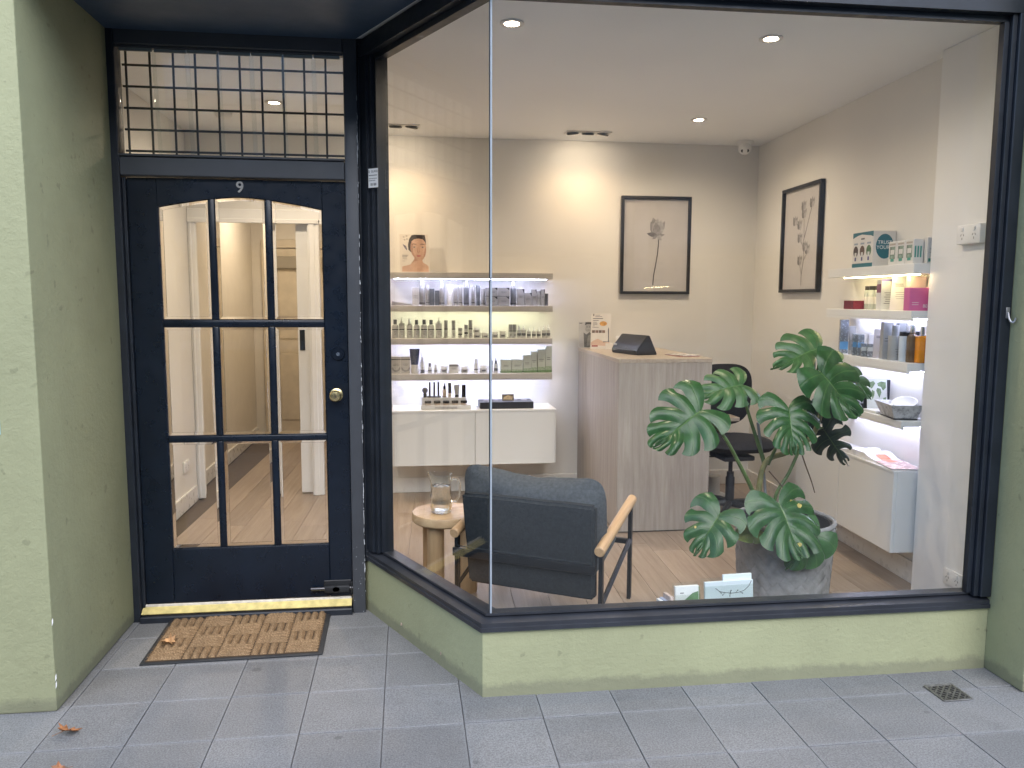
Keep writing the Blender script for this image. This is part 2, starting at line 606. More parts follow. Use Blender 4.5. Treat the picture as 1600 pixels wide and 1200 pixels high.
MB().box(-1.6318, -1.617, 6.12, 8.44, ZF, ZF + .115, .003).build('skirting', SKIRT, wc)
# cased opening to the corridor
arc = thing('door_casing', 'white moulded casing round the corridor opening', 'door casing', (0, 0, 0))
for (x0, x1) in ((-1.5705, -1.515), (-.745, -.665)):
    MB().box(x0, x1, YB - .022, YB - .0005, ZF, 2.075, .004).build('casing_upright', WHITE, arc)
    MB().box(x0 + .012, x1 - .03, YB - .03, YB - .022, ZF, 2.06, .003).build('casing_bead', WHITE, arc)
MB().box(-1.5705, -.645, YB - .024, YB - .0005, 2.0755, 2.150, .004).build('casing_head', WHITE, arc)
MB().box(-1.5705, -.665, YB - .036, YB - .024, 2.052, 2.082, .003).build('casing_bead', WHITE, arc)
MB().box(-1.5705, -1.54, YB, YB + .11, ZF, 2.0745, .002).build('jamb', WHITE, arc)
sd = thing('sliding_door', 'white sliding door half hidden in the wall with a black flush pull', 'door', (0, 0, 0))
MB().box(-.835, -.7365, YB + .035, YB + .075, ZF + .01, 2.06, .003).build('door_leaf', WHITE, sd)
MB().box(-.822, -.785, YB + .028, YB + .036, 1.14, 1.30, .003).build('flush_pull', BLACKP, sd)
ed = thing('panel_door', 'cream panelled door at the far end of the corridor', 'door', (0, 8.45, 0))
CREAM = M('cream_door_paint', (.62, .55, .44), .4)
MB().box(-1.45, -.80, -.03, -.002, ZF, 2.03, .003).build('door_leaf', CREAM, ed)
for z0, z1 in ((.25, .95), (1.1, 1.85)):
    for x0, x1 in ((-1.37, -1.15), (-1.09, -.88)):
        MB().box(x0, x1, -.038, -.030, z0, z1, .006).build('panel', CREAM, ed)
MB().box(-1.53, -.745, -.05, -.002, 2.035, 2.12, .004).build('casing_head', CREAM, ed)
MB().box(-1.53, -1.455, -.05, -.002, ZF, 2.034, .004).build('casing_upright', CREAM, ed)
MB().box(-1.40, -.80, -.08, -.038, 1.82, 1.95, .01).build('rolled_blind', M('grey_blind', (.32, .29, .24), .7), ed)

# ------------------------------------------------------------------ shop window
D1 = Vector((.253 + .262, 2.859 - 3.84)).normalized()
N1 = Vector((-D1.y, D1.x))                 # inward normal of the canted side
P0 = Vector((-.262, 3.84))
def cant(t, o):
    p = P0 + D1 * t + N1 * o
    return (p.x, p.y)
sw = thing('shop_window', 'big shop window with one canted pane, black sill and navy frame', 'window', (0, 0, 0))
MB().sweep(PATH, [(-.013, .264), (.10, .264), (.10, .312), (.048, .312), (.046, .309), (.006, .300), (-.007, .297), (-.007, .282), (-.013, .280)]).build('sill', SILL, sw)
MB().sweep(PATH, [(.028, .3122), (.048, .3122), (.048, .3215), (.028, .3215)]).build('glazing_bead', SILL, sw)
MB().sweep(PATH, [(-.012, 2.604), (.10, 2.604), (.10, 2.682), (-.004, 2.682), (-.004, 2.66), (-.012, 2.655)]).build('head', NAVY, sw)
MB().sweep(PATH, [(.022, 2.580), (.055, 2.580), (.055, 2.6035), (.022, 2.6035)]).build('glazing_bead', NAVY, sw)
def cbox(t0, t1, o0, o1, z0, z1, name, mat, par):
    MB().prism([cant(t0, o0), cant(t1, o0), cant(t1, o1), cant(t0, o1)], z0, z1, 'XY').build(name, mat, par)
cbox(.07, .150, -.006, .09, .3125, 2.6035, 'post', NAVY, sw)
cbox(.1505, .178, .006, .09, .3125, 2.6035, 'post_bead', NAVY, sw)
cbox(.1785, .200, .020, .055, .3218, 2.5795, 'glazing_bead', NAVY, sw)
MB().box(2.296, 2.3435, 2.838, 2.925, .3125, 2.6035, .003).build('post', NAVY, sw)
MB().box(2.276, 2.2955, 2.852, 2.91, .3125, 2.6035, .002).build('post_bead', NAVY, sw)
MB().box(2.256, 2.2755, 2.868, 2.900, .3218, 2.5795, .002).build('glazing_bead', NAVY, sw)
# glass: canted pane, front pane, silicone joint
gc = cant(1.108, .0345)
d2 = Vector((1, -.0029)).normalized()
jx, jy = .2885, 2.8915
a0 = cant(.190, .034)
a1 = cant(.190, .040)
MB().prism([a0, (jx - .003 - .0005, jy + .001), (jx + .0015, jy + .005), a1], .314, 2.59, 'XY').build('pane', GLASS, sw)
MB().prism([(jx + .003, jy), (2.268, jy - .005), (2.268, jy + .001), (jx + .003, jy + .006)], .314, 2.59, 'XY').build('pane', GLASS, sw)
MB().tube([(jx - .0005, jy + .0015, .316), (jx - .0005, jy + .0015, 2.588)], .0038, 8).build('silicone_joint', M('silicone', (.34, .38, .42), .35), sw)
MB().tube([(jx - .0055, jy + .007, .316), (jx - .0055, jy + .007, 2.588)], .0022, 6).build('dark_seal', BLACKP, sw)
st = thing('window_sticker', 'small white printed sticker on the navy window post beside the door', 'sticker', (*cant(.196, .003), 2.06), rad(-38))
MB().box(-.028, .028, -.0004, .0004, -.042, .042).build('sheet', WHITEP, st)
BLKINK = M('black_ink', (.02, .02, .022), .6)
obj('print', text_mesh('GLASS', .014, BLKINK), st, (.008, -.0009, .029), FACE)
for z, x0, x1, h_ in ((.029, -.025, -.021, .012), (.012, -.024, .024, .004), (-.002, -.024, .024, .003), (-.011, -.024, .014, .003), (-.028, -.014, -.001, .011), (-.028, .003, .020, .011)):
    n_ = max(1, int((x1 - x0) / .005))
    for k in range(n_):
        a_ = x0 + (x1 - x0) * k / n_
        MB().sheet([(a_, -.0009, z - h_ / 2), (a_ + .0036, -.0009, z - h_ / 2), (a_ + .0036, -.0009, z + h_ / 2), (a_, -.0009, z + h_ / 2)]).build('print_stroke', BLKINK, st, smooth=0)
def recess(t, y=0):
    # the doorway stands 38 mm behind the 3.75 m reference plane its sizes were taken on
    t.scale = (1.0101, 1, 1.0101)
    t.location = (0, y + .038, -.0154)
hk = thing('wall_hook', 'small bare metal hook on the right window post', 'hook', (2.325, 2.836, 1.46))
hk.scale = (.7, .7, .7)
MB().box(-.012, .012, -.003, .001, -.012, .05, .003, 2).build('plate', M('dull_hook', (.35, .35, .36), .45, .8), hk)
MB().tube([(0, -.004, .02), (0, -.012, -.01), (.004, -.022, -.03), (.012, -.034, -.035), (.016, -.04, -.022), (.017, -.042, -.008)], [.005, .006, .006, .006, .005, .004], 8).build('hook_arm', M('dull_hook', (.35, .35, .36), .45, .8), hk)

# ------------------------------------------------------------------ door frame + transom
df = thing('door_frame', 'charcoal timber frame round the navy front door', 'door frame', (0, 0, 0))
recess(df)
MB().box(-1.3115, -1.268, 3.712, 3.80, .0, 2.6835, .004).build('jamb', NAVY, df)
MB().box(-1.2678, -1.2535, 3.735, 3.80, .05, 2.05, .003).build('stop', NAVY, df)
MB().box(-.297, -.236, 3.712, 3.80, .0, 2.6835, .006, 2).build('jamb', GREYFRAME, df)
MB().box(-.236, -.19, 3.73, 3.80, .26, 2.6835, .004).build('cover_strip', NAVY, df)
MB().box(-1.2678, -.2972, 3.715, 3.80, 2.056, 2.138, .004).build('transom_rail', GREYFRAME, df)
MB().box(-1.2678, -.2972, 3.705, 3.725, 2.1382, 2.148, .002).build('drip_bead', GREYFRAME, df)
MB().box(-1.2678, -.2972, 3.715, 3.80, 2.612, 2.6832, .004).build('head', GREYFRAME, df)
MB().box(-1.2678, -.2972, 3.728, 3.742, 2.602, 2.6118, .002).build('head_bead', GREYFRAME, df)
mc = MB()
rc = random.Random(3)
zz = 0.0
pts, rr_ = [], []
while zz < 2.68:
    pts.append((-1.3125 + rc.uniform(-.002, .005), 3.712 + rc.uniform(-.003, .002), zz))
    rr_.append(.0045 + rc.uniform(-.0015, .003))
    zz += .04
mc.tube(pts, rr_, 6)
mc.build('caulk_bead', M('green_caulk', (.20, .225, .175), .7, var=.3, vs=40), df)
fl = MB()
rk = random.Random(21)
for k in range(110):
    z = rk.uniform(.05, 2.6) if k < 60 else rk.choice((.35, .52, 1.05, 1.62, 2.2)) + rk.gauss(0, .05)
    h_, w_ = rk.uniform(.004, .03), rk.uniform(.0008, .0035)
    x = -.2975 + .0605 + rk.uniform(-.003, .0)
    fl.sheet([(x, 3.7112, z), (x + w_, 3.7114, z + h_ * .2), (x + w_ * .6, 3.7112, z + h_), (x - w_ * .4, 3.7113, z + h_ * .7)])
for k in range(16):
    x, z = rk.uniform(-.29, -.24), rk.uniform(.02, .45) ** 1.3
    s_ = rk.uniform(.001, .004)
    fl.sheet([(x, 3.7112, z), (x + s_, 3.7112, z + s_ * .3), (x + s_ * .7, 3.7112, z + s_ * 1.4), (x - s_ * .2, 3.7112, z + s_)])
o = fl.build('flaking_paint', M('pale_flakes', (.42, .44, .46), .7, var=.2), df, smooth=0, norm=False)
o['kind'] = 'stuff'
tw = thing('transom_window', 'leadlight grid behind overlapping glass strips over the front door', 'window', (0, 0, 0))
recess(tw)
LEAD = M('dark_lead', (.02, .023, .03), .45, .3)
for x in (-1.245, -1.144, -1.045, -.951, -.854, -.759, -.664, -.57, -.476, -.381):
    MB().tube([(x, 3.792, 2.14), (x, 3.792, 2.61)], .0052, 6).build('lead_bar', LEAD, tw)
for z in (2.545, 2.453, 2.36, 2.267, 2.174):
    MB().tube([(-1.262, 3.794, z), (-.30, 3.794, z)], .0052, 6).build('lead_bar', LEAD, tw)
CLIP = M('grey_green_clip', (.20, .225, .22), .4, .4)
xs = (-1.266, -1.122, -.982, -.849, -.709, -.573, -.439, -.300)
for k in range(7):
    x0, x1 = xs[k] + .002, xs[k + 1] + (.02 if k < 6 else 0)
    gp = MB().box(-(x1 - x0) / 2, (x1 - x0) / 2, -.0025, .0025, -.226, .226, .0008).build('glass_strip', thin_glass('old_strip_glass', (.97, .985, .985), .07), tw, ((x0 + x1) / 2, 3.758 + (.006 if k % 2 else 0), 2.375), (rad(6.0 + .12 * ((k * 37) % 5 - 2)), 0, rad(.5 * ((k * 53) % 5 - 2) * .5)))
    MB().box(-(x1 - x0) / 2 + .011, (x1 - x0) / 2 - .012, -.006, .006, -.238, -.222, .0015).build('clip', CLIP, gp)
    MB().box(-(x1 - x0) / 2 + .011, (x1 - x0) / 2 - .012, -.006, .006, .214, .228, .0015).build('clip', CLIP, gp)

# ------------------------------------------------------------------ front door
fd = thing('front_door', 'navy nine pane front door with arched top row and brass knob', 'door', (0, 3.75, 0))
recess(fd, 3.75)
yb, yf = .040, 0.0
MB().box(-1.2525, -1.126, yf, yb, .088, 2.052, .003).build('stile', NAVY_DOOR, fd)
MB().box(-.406, -.299, yf, yb, .088, 2.052, .003).build('stile', NAVY_DOOR, fd)
MB().box(-1.1258, -.4062, yf, yb, .088, .348, .003).build('bottom_rail', NAVY_DOOR, fd)
def arch(x):
    return 1.976 - .050 * (abs(x + .767) / .36) ** 1.5
ap = [(-1.1258, 2.052)] + [(-1.1258 + .7196 * i / 16, arch(-1.1258 + .7196 * i / 16)) for i in range(17)] + [(-.4062, 2.052)]
MB().prism(ap, yf, yb).build('top_rail', NAVY_DOOR, fd, smooth=20)
for x0, x1 in ((-.907, -.882), (-.659, -.633)):
    for z0, z1 in ((.3485, .8565), (.8835, 1.3895), (1.4205, arch((x0 + x1) / 2) + .006)):
        MB().box(x0, x1, yf + .004, yb - .004, z0, z1, .005, 2).build('glazing_bar', NAVY_DOOR, fd)
for z0, z1 in ((.857, .883), (1.39, 1.42)):
    MB().box(-1.1258, -.4062, yf + .002, yb - .002, z0, z1, .006, 2).build('glazing_bar', NAVY_DOOR, fd)
def inset(poly, d):
    n = len(poly)
    out = []
    c = Vector((sum(p[0] for p in poly) / n, sum(p[1] for p in poly) / n))
    for i in range(n):
        p, a, b = Vector(poly[i]), Vector(poly[i - 1]), Vector(poly[(i + 1) % n])
        e1, e2 = (p - a).normalized(), (b - p).normalized()
        n1, n2 = Vector((-e1.y, e1.x)), Vector((-e2.y, e2.x))
        if n1.dot(c - p) < 0:
            n1, n2 = -n1, -n2
        m = (n1 + n2).normalized()
        out.append(p + m * (d / max(.3, m.dot(n1))))
    return out
BEVG = solid_glass('bevelled_glass', (.99, 1, .99), 1.5)
for xi, (x0, x1) in enumerate(((-1.126, -.907), (-.882, -.659), (-.633, -.406))):
    for zi, (z0, z1) in enumerate(((.348, .857), (.883, 1.39), (1.42, None))):
        if z1 is None:
            poly = [(x0, z0), (x1, z0)] + [(x1 + (x0 - x1) * i / 4, arch(x1 + (x0 - x1) * i / 4)) for i in range(5)]
        else:
            poly = [(x0, z0), (x1, z0), (x1, z1), (x0, z1)]
        inn = inset(poly, .016)
        pane = MB().prism([tuple(p) for p in inn], .017, .023).build('pane', GLASS, fd)
        mb = MB()
        n = len(poly)
        for i in range(n):
            j = (i + 1) % n
            a, b, c, d = Vector(poly[i]), Vector(poly[j]), inn[j], inn[i]
            fa = [mb.bm.verts.new((p[0], y, p[1])) for p, y in ((a, .0205), (b, .0205), (c, .0172), (d, .0172))]
            ba = [mb.bm.verts.new((p[0], y, p[1])) for p, y in ((a, .0228), (b, .0228), (c, .0228), (d, .0228))]
            mb.bm.faces.new(fa)
            mb.bm.faces.new(ba[::-1])
            mb.bm.faces.new((fa[0], fa[1], ba[1], ba[0]))
            mb.bm.faces.new((fa[3], fa[2], ba[2], ba[3]))
        bmesh.ops.remove_doubles(mb.bm, verts=mb.bm.verts, dist=1e-5)
        mb.build('glass_bevel', BEVG, pane, smooth=0)
        # putty bead round the opening
        mb = MB()
        for i in range(n):
            j = (i + 1) % n
            mb.tube([(poly[i][0], .008, poly[i][1]), (poly[j][0], .008, poly[j][1])], .0042, 6)
        mb.build('glazing_bead', NAVY_DOOR, fd)
kn = MB().lathe([(0, -.004), (.030, -.004), (.031, -.010), (.026, -.013), (.013, -.015), (.012, -.030), (.018, -.036), (.0265, -.045), (.0275, -.055), (.022, -.064), (.012, -.066), (0, -.066)], 24, axis='Y').build('knob', BRASS, fd, (-.358, .0045, 1.069))
MB().box(-.0015, .0015, -.0685, -.064, -.006, .006).build('keyhole', BLACKP, kn)
MB().lathe([(0, -.0665), (.010, -.0665), (.010, -.063), (0, -.063)], 16, axis='Y').build('lock_barrel', M('worn_brass', (.45, .36, .2), .35, 1), kn)
lk = MB().lathe([(0, 0), (.031, 0), (.031, -.006), (.027, -.010), (.020, -.010), (.018, -.013), (0, -.013)], 24, axis='Y').build('deadlock', NAVY_DOOR, fd, (-.346, .0005, 1.262))
MB().lathe([(0, -.016), (.0085, -.016), (.0085, -.012), (0, -.012)], 16, axis='Y').build('key_barrel', CHROME, lk)
obj('house_number', text_mesh('9', .070, M('brushed_nickel', (.36, .34, .31), .4, .6), .002, bold=.0009), fd, (-.766, -.003, 2.016), FACE)
bl = thing('door_bolt', 'black bolt lock at the foot of the navy door', 'bolt', (-.384, 3.7875, .115))
MB().box(-.055, .078, -.010, -.0005, -.006, .042, .003).build('back_plate', BLACKP, bl)
MB().box(-.05, .07, -.036, -.010, -.012, .022, .006, 2).build('bolt_body', BLACKP, bl)
MB().tube([(-.115, -.022, .006), (.10, -.022, .006)], .0085, 10).build('bolt_bar', M('gunmetal', (.06, .06, .065), .3, .8), bl)
MB().lathe([(0, 0), (.016, 0), (.015, .006), (0, .007)], 16, (.005, -.036, .004), 'Y').build('key_cap', M('gunmetal', (.06, .06, .065), .3, .8), bl)
MB().box(.076, .082, -.03, -.006, -.02, .035, .002).build('keeper', BLACKP, bl)
th = thing('door_threshold', 'worn door threshold with a yellow weather strip', 'threshold', (0, 0, 0))
recess(th)
MB().box(-1.2678, -.2972, 3.69, 3.80, .0, .045, .005).build('step', NAVY, th)
YEL = M('yellow_strip', (.60, .50, .20), .45, var=.2, vs=30, bump=.1, bs=80)
MB().prism([(3.706, .052), (3.7385, .074), (3.7385, .078), (3.704, .056)], -1.264, -.303, 'YZ').build('weather_strip', YEL, th)
MB().box(-1.262, -.305, 3.738, 3.749, .0755, .0875, .002).build('seal_strip', M('dirty_white_seal', (.62, .58, .5), .5, var=.2, vs=30), th)

# ------------------------------------------------------------------ coir mat
mt = thing('door_mat', 'brown coir door mat with basket weave ribs and black rubber edge', 'door mat', (-.772, 3.522, .001), rad(1.2))
MB().box(-.372, .372, -.232, .232, 0, .008, .004, 2).build('rubber_backing', M('black_rubber', (.022, .024, .027), .6, bump=.2, bs=200), mt)
def coir_mat():
    m, nt, out = _new('coir')
    v = coords(nt)
    n1 = nz(nt, v, 230, 5, .8)
    n2 = nz(nt, v, 14, 4)
    c = ramp(nt, n1, [(.3, (.09, .055, .03)), (.5, (.29, .19, .105)), (.68, (.50, .36, .215))])
    c = mixc(nt, 1, c, ramp(nt, n2, [(.3, .75), (.7, 1.15)]), 'MULTIPLY')
    bsdf(nt, out, c, .9, spec=.1, height=n1, bstr=1.0, bdist=.004)
    return m
COIR = coir_mat()
cols, rows = 5, 4
bw, bh = .70 / cols, .43 / rows
def rib(L, W, seed):
    mb = MB()
    nx, ny = 22, 5
    rn = random.Random(seed)
    grid = []
    for i in range(nx + 1):
        r = []
        for j in range(ny + 1):
            u, vv = i / nx * 2 - 1, j / ny * 2 - 1
            e = (1 - abs(u) ** 8) * (1 - vv ** 2) ** .5
            p = Vector((u * L / 2 * .99, vv * W / 2 * (.84 if abs(u) < .97 else .8), .013 * e))
            k = noise.noise(p * 120 + Vector((seed, 0, 0))) * .006
            r.append(mb.bm.verts.new((p.x, p.y + k * .4, p.z + (k if e > .1 else 0))))
        grid.append(r)
    for i in range(nx):
        for j in range(ny):
            mb.bm.faces.new((grid[i][j], grid[i + 1][j], grid[i + 1][j + 1], grid[i][j + 1]))
    return mb.mesh('rib', COIR, 60)
hr = [rib(bw, bh / 4, s) for s in (1, 2, 3)]
vrb = [rib(bh, bw / 4, s) for s in (4, 5, 6)]
MB().box(-.352, .352, -.217, .217, .0085, .012).build('coir_bed', M('coir_bed_dark', (.07, .045, .025), .95), mt)
fib = MB()
rq = random.Random(12)
for ci in range(cols):
    for ri in range(rows):
        bx, by = -.35 + (ci + .5) * bw, -.215 + (ri + .5) * bh
        for k in range(4):
            if (ci + ri) % 2 == 0:
                obj('rib', hr[rq.randrange(3)], mt, (bx, by + (k - 1.5) * bh / 4, .0115), (0, 0, rq.uniform(-.03, .03) + (PI if rq.random() < .5 else 0)))
            else:
                obj('rib', vrb[rq.randrange(3)], mt, (bx + (k - 1.5) * bw / 4, by, .0115), (0, 0, PI / 2 + rq.uniform(-.03, .03)))
for k in range(34000):
    x, y = rq.uniform(-.354, .354), rq.uniform(-.219, .219)
    ci, ri = min(cols - 1, max(0, int((x + .35) / bw))), min(rows - 1, max(0, int((y + .215) / bh)))
    f = ((y + .215) / bh * 4) if (ci + ri) % 2 == 0 else ((x + .35) / bw * 4)
    f = (f % 1) * 2 - 1
    z = .0115 + .011 * max(0, 1 - f * f) ** .5
    a = rq.uniform(0, 2 * PI)
    L = rq.uniform(.003, .010)
    dx, dy = math.cos(a) * L, math.sin(a) * L
    fib.sheet([(x, y, z - .001), (x - dy * .06, y + dx * .06, z - .001), (x + dx, y + dy, z + rq.uniform(.0005, .005))])
fo = fib.build('coir_fibre', COIR, mt, smooth=0, norm=False)
fo['kind'] = 'stuff'

# ------------------------------------------------------------------ drain and fallen leaves
dg_ = thing('floor_drain', 'square metal floor drain with a diamond grate in the paving', 'drain', (2.055, 2.677, .0015), rad(1))
STEELD = M('dull_steel', (.20, .195, .185), .45, .8, var=.3, vs=40)
MB().box(-.058, .058, -.058, .058, -.004, .0005).build('pit', M('drain_dark', (.012, .011, .01), .9), dg_)
for a in range(4):
    MB().box(-.060, .060, -.062, -.053, -.002, .004, .001).xf(Matrix.Rotation(a * PI / 2, 4, 'Z')).build('rim', STEELD, dg_)
for s in (1, -1):
    for k in range(-5, 6):
        o = k * .0195
        L = .074 - abs(o) * .5 if False else max(.0, .053 * 1.414 - abs(o))
        if L < .01:
            continue
        MB().box(-L, L, o - .0028, o + .0028, .0008, .0030 + (.0004 if s > 0 else 0)).xf(Matrix.Rotation(s * PI / 4, 4, 'Z')).build('grate_bar', STEELD, dg_)
MB().lathe([(0, .001), (.012, .001), (.012, .0042), (0, .0042)], 16).build('screw', STEELD, dg_)
def dry_leaf(seed, size):
    mb = MB()
    rn = random.Random(seed)
    pts = []
    lob = [(0, 1.0), (14, .6), (26, .78), (40, .42), (58, .82), (74, .46), (95, .70), (118, .34), (150, .42), (172, .2)]
    full = [(a, r) for a, r in lob] + [(360 - a, r * rn.uniform(.85, 1.1)) for a, r in reversed(lob[1:])]
    rings = []
    for f in (0, .35, .7, 1):
        ring = []
        for a, r in full:
            q = r * size * f
            x, y = q * math.sin(rad(a)), q * math.cos(rad(a))
            z = .55 * (x * x) / size + .30 * size * math.sin(y / size * 2.2 + seed) * f + noise.noise(Vector((x * 60, y * 60, seed))) * .006
            ring.append((x, y, z))
        rings.append(ring)
    vs = [[mb.bm.verts.new(p) for p in r] for r in rings[1:]]
    c0 = mb.bm.verts.new(rings[0][0])
    n = len(full)
    for i in range(n):
        j = (i + 1) % n
        mb.bm.faces.new((c0, vs[0][i], vs[0][j]))
        for a, b in zip(vs, vs[1:]):
            mb.bm.faces.new((a[i], b[i], b[j], a[j]))
    zmin = min(v.co.z for v in mb.bm.verts)
    for v in mb.bm.verts:
        v.co.z -= zmin
    me = mb.mesh('leaf_blade', M('dry_leaf_%d' % seed, ((.33, .14, .055), (.42, .24, .11), (.30, .13, .06))[seed % 3], .7, var=.45, vs=45, bump=.4, bs=220), 50)
    return me, -zmin
for seed, size, loc, rz, lab in ((1, .052, (-1.06, 3.44, .0235), 1.2, 'pale brown dry leaf lying on the coir mat'), (3, .060, (-1.213, 2.768, .001), -.7, 'curled brown dry leaf on the paving by the left pier'), (2, .045, (-1.13, 2.525, .001), 2.2, 'dry brown leaf at the bottom left edge of the paving')):
    t = thing('dry_leaf', lab, 'leaf', loc, rz, 'fallen dry leaves')
    me, z0 = dry_leaf(seed, size)
    obj('leaf_blade', me, t)
    MB().tube([(0, -.15 * size, z0 + .002), (.004, -.5 * size, z0 + .004), (.002, -.8 * size, z0 + .001 + .002)], [.0014, .001, .0012], 5).build('leaf_stalk', M('dry_stalk', (.2, .1, .05), .8), t)

# ------------------------------------------------------------------ lamps in the ceiling
WARM = (1.0, .80, .58)
LAMP = emis('lamp_warm', (1.0, .80, .58), 30)
def spot(name, parent, loc, target, watts, size=95, blend=.9, r=.03, col=None):
    l = bpy.data.lights.new(name, 'SPOT')
    l.energy = watts
    l.color = col or WARM
    l.spot_size = rad(size)
    l.spot_blend = blend
    l.shadow_soft_size = r
    o = bpy.data.objects.new(name, l)
    COL.objects.link(o)
    o.parent = parent
    o.location = loc
    d = Vector(target) - Vector(loc)
    o.rotation_euler = d.to_track_quat('-Z', 'Y').to_euler()
def downlight(x, y, lab, watts, tilt=(0, 0), size=164):
    t = thing('downlight', lab, 'ceiling light', (x, y, 2.6915), 0, 'recessed ceiling lamps')
    MB().lathe([(.030, -.001), (.052, -.001), (.053, -.005), (.046, -.008), (.034, -.006), (.030, -.001)], 28).build('trim_ring', M('satin_white_trim', (.75, .74, .72), .3), t)
    MB().lathe([(0, -.0035), (.029, -.0035), (.029, -.001), (0, -.001)], 24).build('lamp_face', LAMP, t, (tilt[0] * .2, tilt[1] * .2, 0))
    spot('lamp', t, (0, 0, -.02), (tilt[0], tilt[1], -1), watts, size)
def triple(x, y, lab, watts):
    t = thing('triple_downlight', lab, 'ceiling light', (x, y, 2.6915), 0, 'triple ceiling lamps')
    MB().box(-.165, .165, -.055, .055, -.006, -.0005, .002).build('trim_plate', M('satin_white_trim', (.75, .74, .72), .3), t)
    for k, (dx, tx) in enumerate(((-.108, -.3), (0, 0), (.108, .3))):
        g = MB().lathe([(.030, -.006), (.044, -.0065), (.042, -.014), (.032, -.016), (.028, -.010)], 24).build('gimbal_ring', M('gimbal_grey', (.12, .12, .12), .35, .6), t, (dx, 0, 0), (rad(14), tx * .5, 0))
        MB().lathe([(0, -.0125), (.029, -.0125), (.029, -.008), (0, -.008)], 24).build('lamp_face', LAMP, g)
        spot('lamp', t, (dx, .0, -.03), (dx + tx * .5, .22, -1), watts, 112, 1.0, .04, (1.0, .69, .40))
downlight(.434, 3.469, 'recessed ceiling lamp nearest the street, close to the glass joint', 13)
downlight(1.614, 3.507, 'recessed ceiling lamp over the monstera by the window', 12)
downlight(1.871, 5.096, 'recessed ceiling lamp above the reception desk', 17)
downlight(-.811, 5.017, 'recessed ceiling lamp seen through the grid over the door', 25)
downlight(-1.15, 7.3, 'recessed ceiling lamp in the corridor behind the cased opening', 22)
triple(-.10, 5.56, 'triple ceiling lamp at the left, above the face poster', 3.5)
triple(1.244, 5.60, 'triple ceiling lamp over the wall left of the lotus print', 2.3)
cm = thing('security_camera', 'small white dome security camera in the ceiling corner', 'camera', (2.47, 5.74, 2.6915))
MB().lathe([(0, -.0005), (.062, -.0005), (.062, -.014), (.05, -.03), (0, -.03)], 24).build('base_plate', WHITEP, cm)
hd = MB().lathe([(0, -.05), (.02, -.047), (.038, -.034), (.047, -.012), (.047, .008), (.036, .026), (0, .03)], 24).build('camera_head', WHITEP, cm, (-.01, -.02, -.052), (rad(-55), 0, rad(-20)))
for dx in (-.018, .018):
    MB().lathe([(0, -.0495), (.011, -.0495), (.012, -.040), (0, -.040)], 16).build('lens', BLACKP, hd, (dx, 0, .002))
ps = thing('smoke_detector', 'faint round smoke detector on the ceiling inside the doorway', 'detector', (-1.18, 5.35, 2.6915))
MB().lathe([(0, -.0005), (.055, -.0005), (.055, -.015), (.042, -.03), (.02, -.034), (0, -.034)], 24).build('detector_body', WHITEP, ps)
def socket(name, label, loc, rz, wd=.115, ht=.07, sw=True, dep=.012, grp=None):
    t = thing(name, label, 'power socket', loc, rz, grp)
    MB().box(-wd / 2, wd / 2, -dep, -.0005, -ht / 2, ht / 2, .004, 2).build('face_plate', WHITEP, t)
    for s in (-1, 1):
        MB().box(s * wd * .25 - .008, s * wd * .25 + .008, -dep - .004, -dep, ht * .16, ht * .38, .0015).build('rocker_switch', WHITEP, t)
        for a, dx, dz in ((.5, -.008, .002), (-.5, .008, .002), (0, 0, -.014)):
            MB().box(-.0012, .0012, -dep - .0006, -dep + .0002, -.005, .005, rot=None).build('slot', BLACKP, t, (s * wd * .25 + dx, 0, dz - .004), (0, a, 0))
    return t
socket('power_socket', 'white double socket high on the wall beside the right window post', (2.4915, 3.272, 1.815), -PI / 2, .15, .085, dep=.03)
socket('power_socket', 'white double socket low on the wall beside the right window post', (2.4915, 3.255, .232), -PI / 2, .125, .075)
socket('power_socket', 'white wall socket above the skirting seen through the door', (-1.5715, 5.60, .36), PI / 2, .125, .08)
socket('power_socket', 'white wall socket just behind the reception terminal', (1.61, YB - .0005, 1.20), 0, .12, .08)

# ------------------------------------------------------------------ floating shelves with light strips
GREIGE = M('greige_laminate', (.50, .475, .44), .4, var=.03)
WLAM = M('white_laminate', (.76, .77, .76), .32, var=.01, rv=.0)
def led(parent, x0, x1, y, z, name, col, strength, axis='X'):
    MB().box(x0, x1, y - .007, y + .007, z - .0025, z - .0005).build('strip_tape', WHITEP, parent)
    e = emis('led_' + name, col, strength)
    mb = MB()
    n = int((x1 - x0) / .0165)
    for k in range(n):
        x = x0 + (k + .5) * (x1 - x0) / n
        mb.box(x - .0055, x + .0055, y - .0035, y + .0035, z - .0048, z - .0026)
    o = mb.build('light_diodes', e, parent, smooth=0)
    o['kind'] = 'stuff'
LAV, LIM, YEL2 = (.68, .70, 1.0), (.97, .95, .66), (1.0, .80, .42)
SHX0, SHX1 = -.152, 1.018
shelves = []
for k, (zt, zb, col, nm, st_) in enumerate(((1.708, 1.665, LAV, 'lavender_top', 62), (1.472, 1.428, LIM, 'lime', 30), (1.236, 1.192, LAV, 'lavender_mid', 60), (.980, .932, LAV, 'lavender_low', 56))):
    lab = ('top floating shelf on the back wall with the face poster on it', 'second floating shelf on the back wall holding tall silver bottles', 'third floating shelf on the back wall holding round bottles and jars', 'lowest floating shelf on the back wall above the white cabinet')[k]
    t = thing('floating_shelf', lab, 'shelf', (0, 0, 0), 0, 'floating shelves on the back wall')
    lip = .012 if k else 0
    MB().box(SHX0, SHX1, 5.68, YB - .0005, zb + lip, zt, .0015).build('board', GREIGE, t)
    if k:
        MB().box(SHX0, SHX1, 5.6802, 5.694, zb, zb + lip - .0002).build('front_lip', GREIGE, t)
    led(t, SHX0 + .025, SHX1 - .045, 5.712 if k == 0 else 5.78, zb + lip, nm, col, st_)
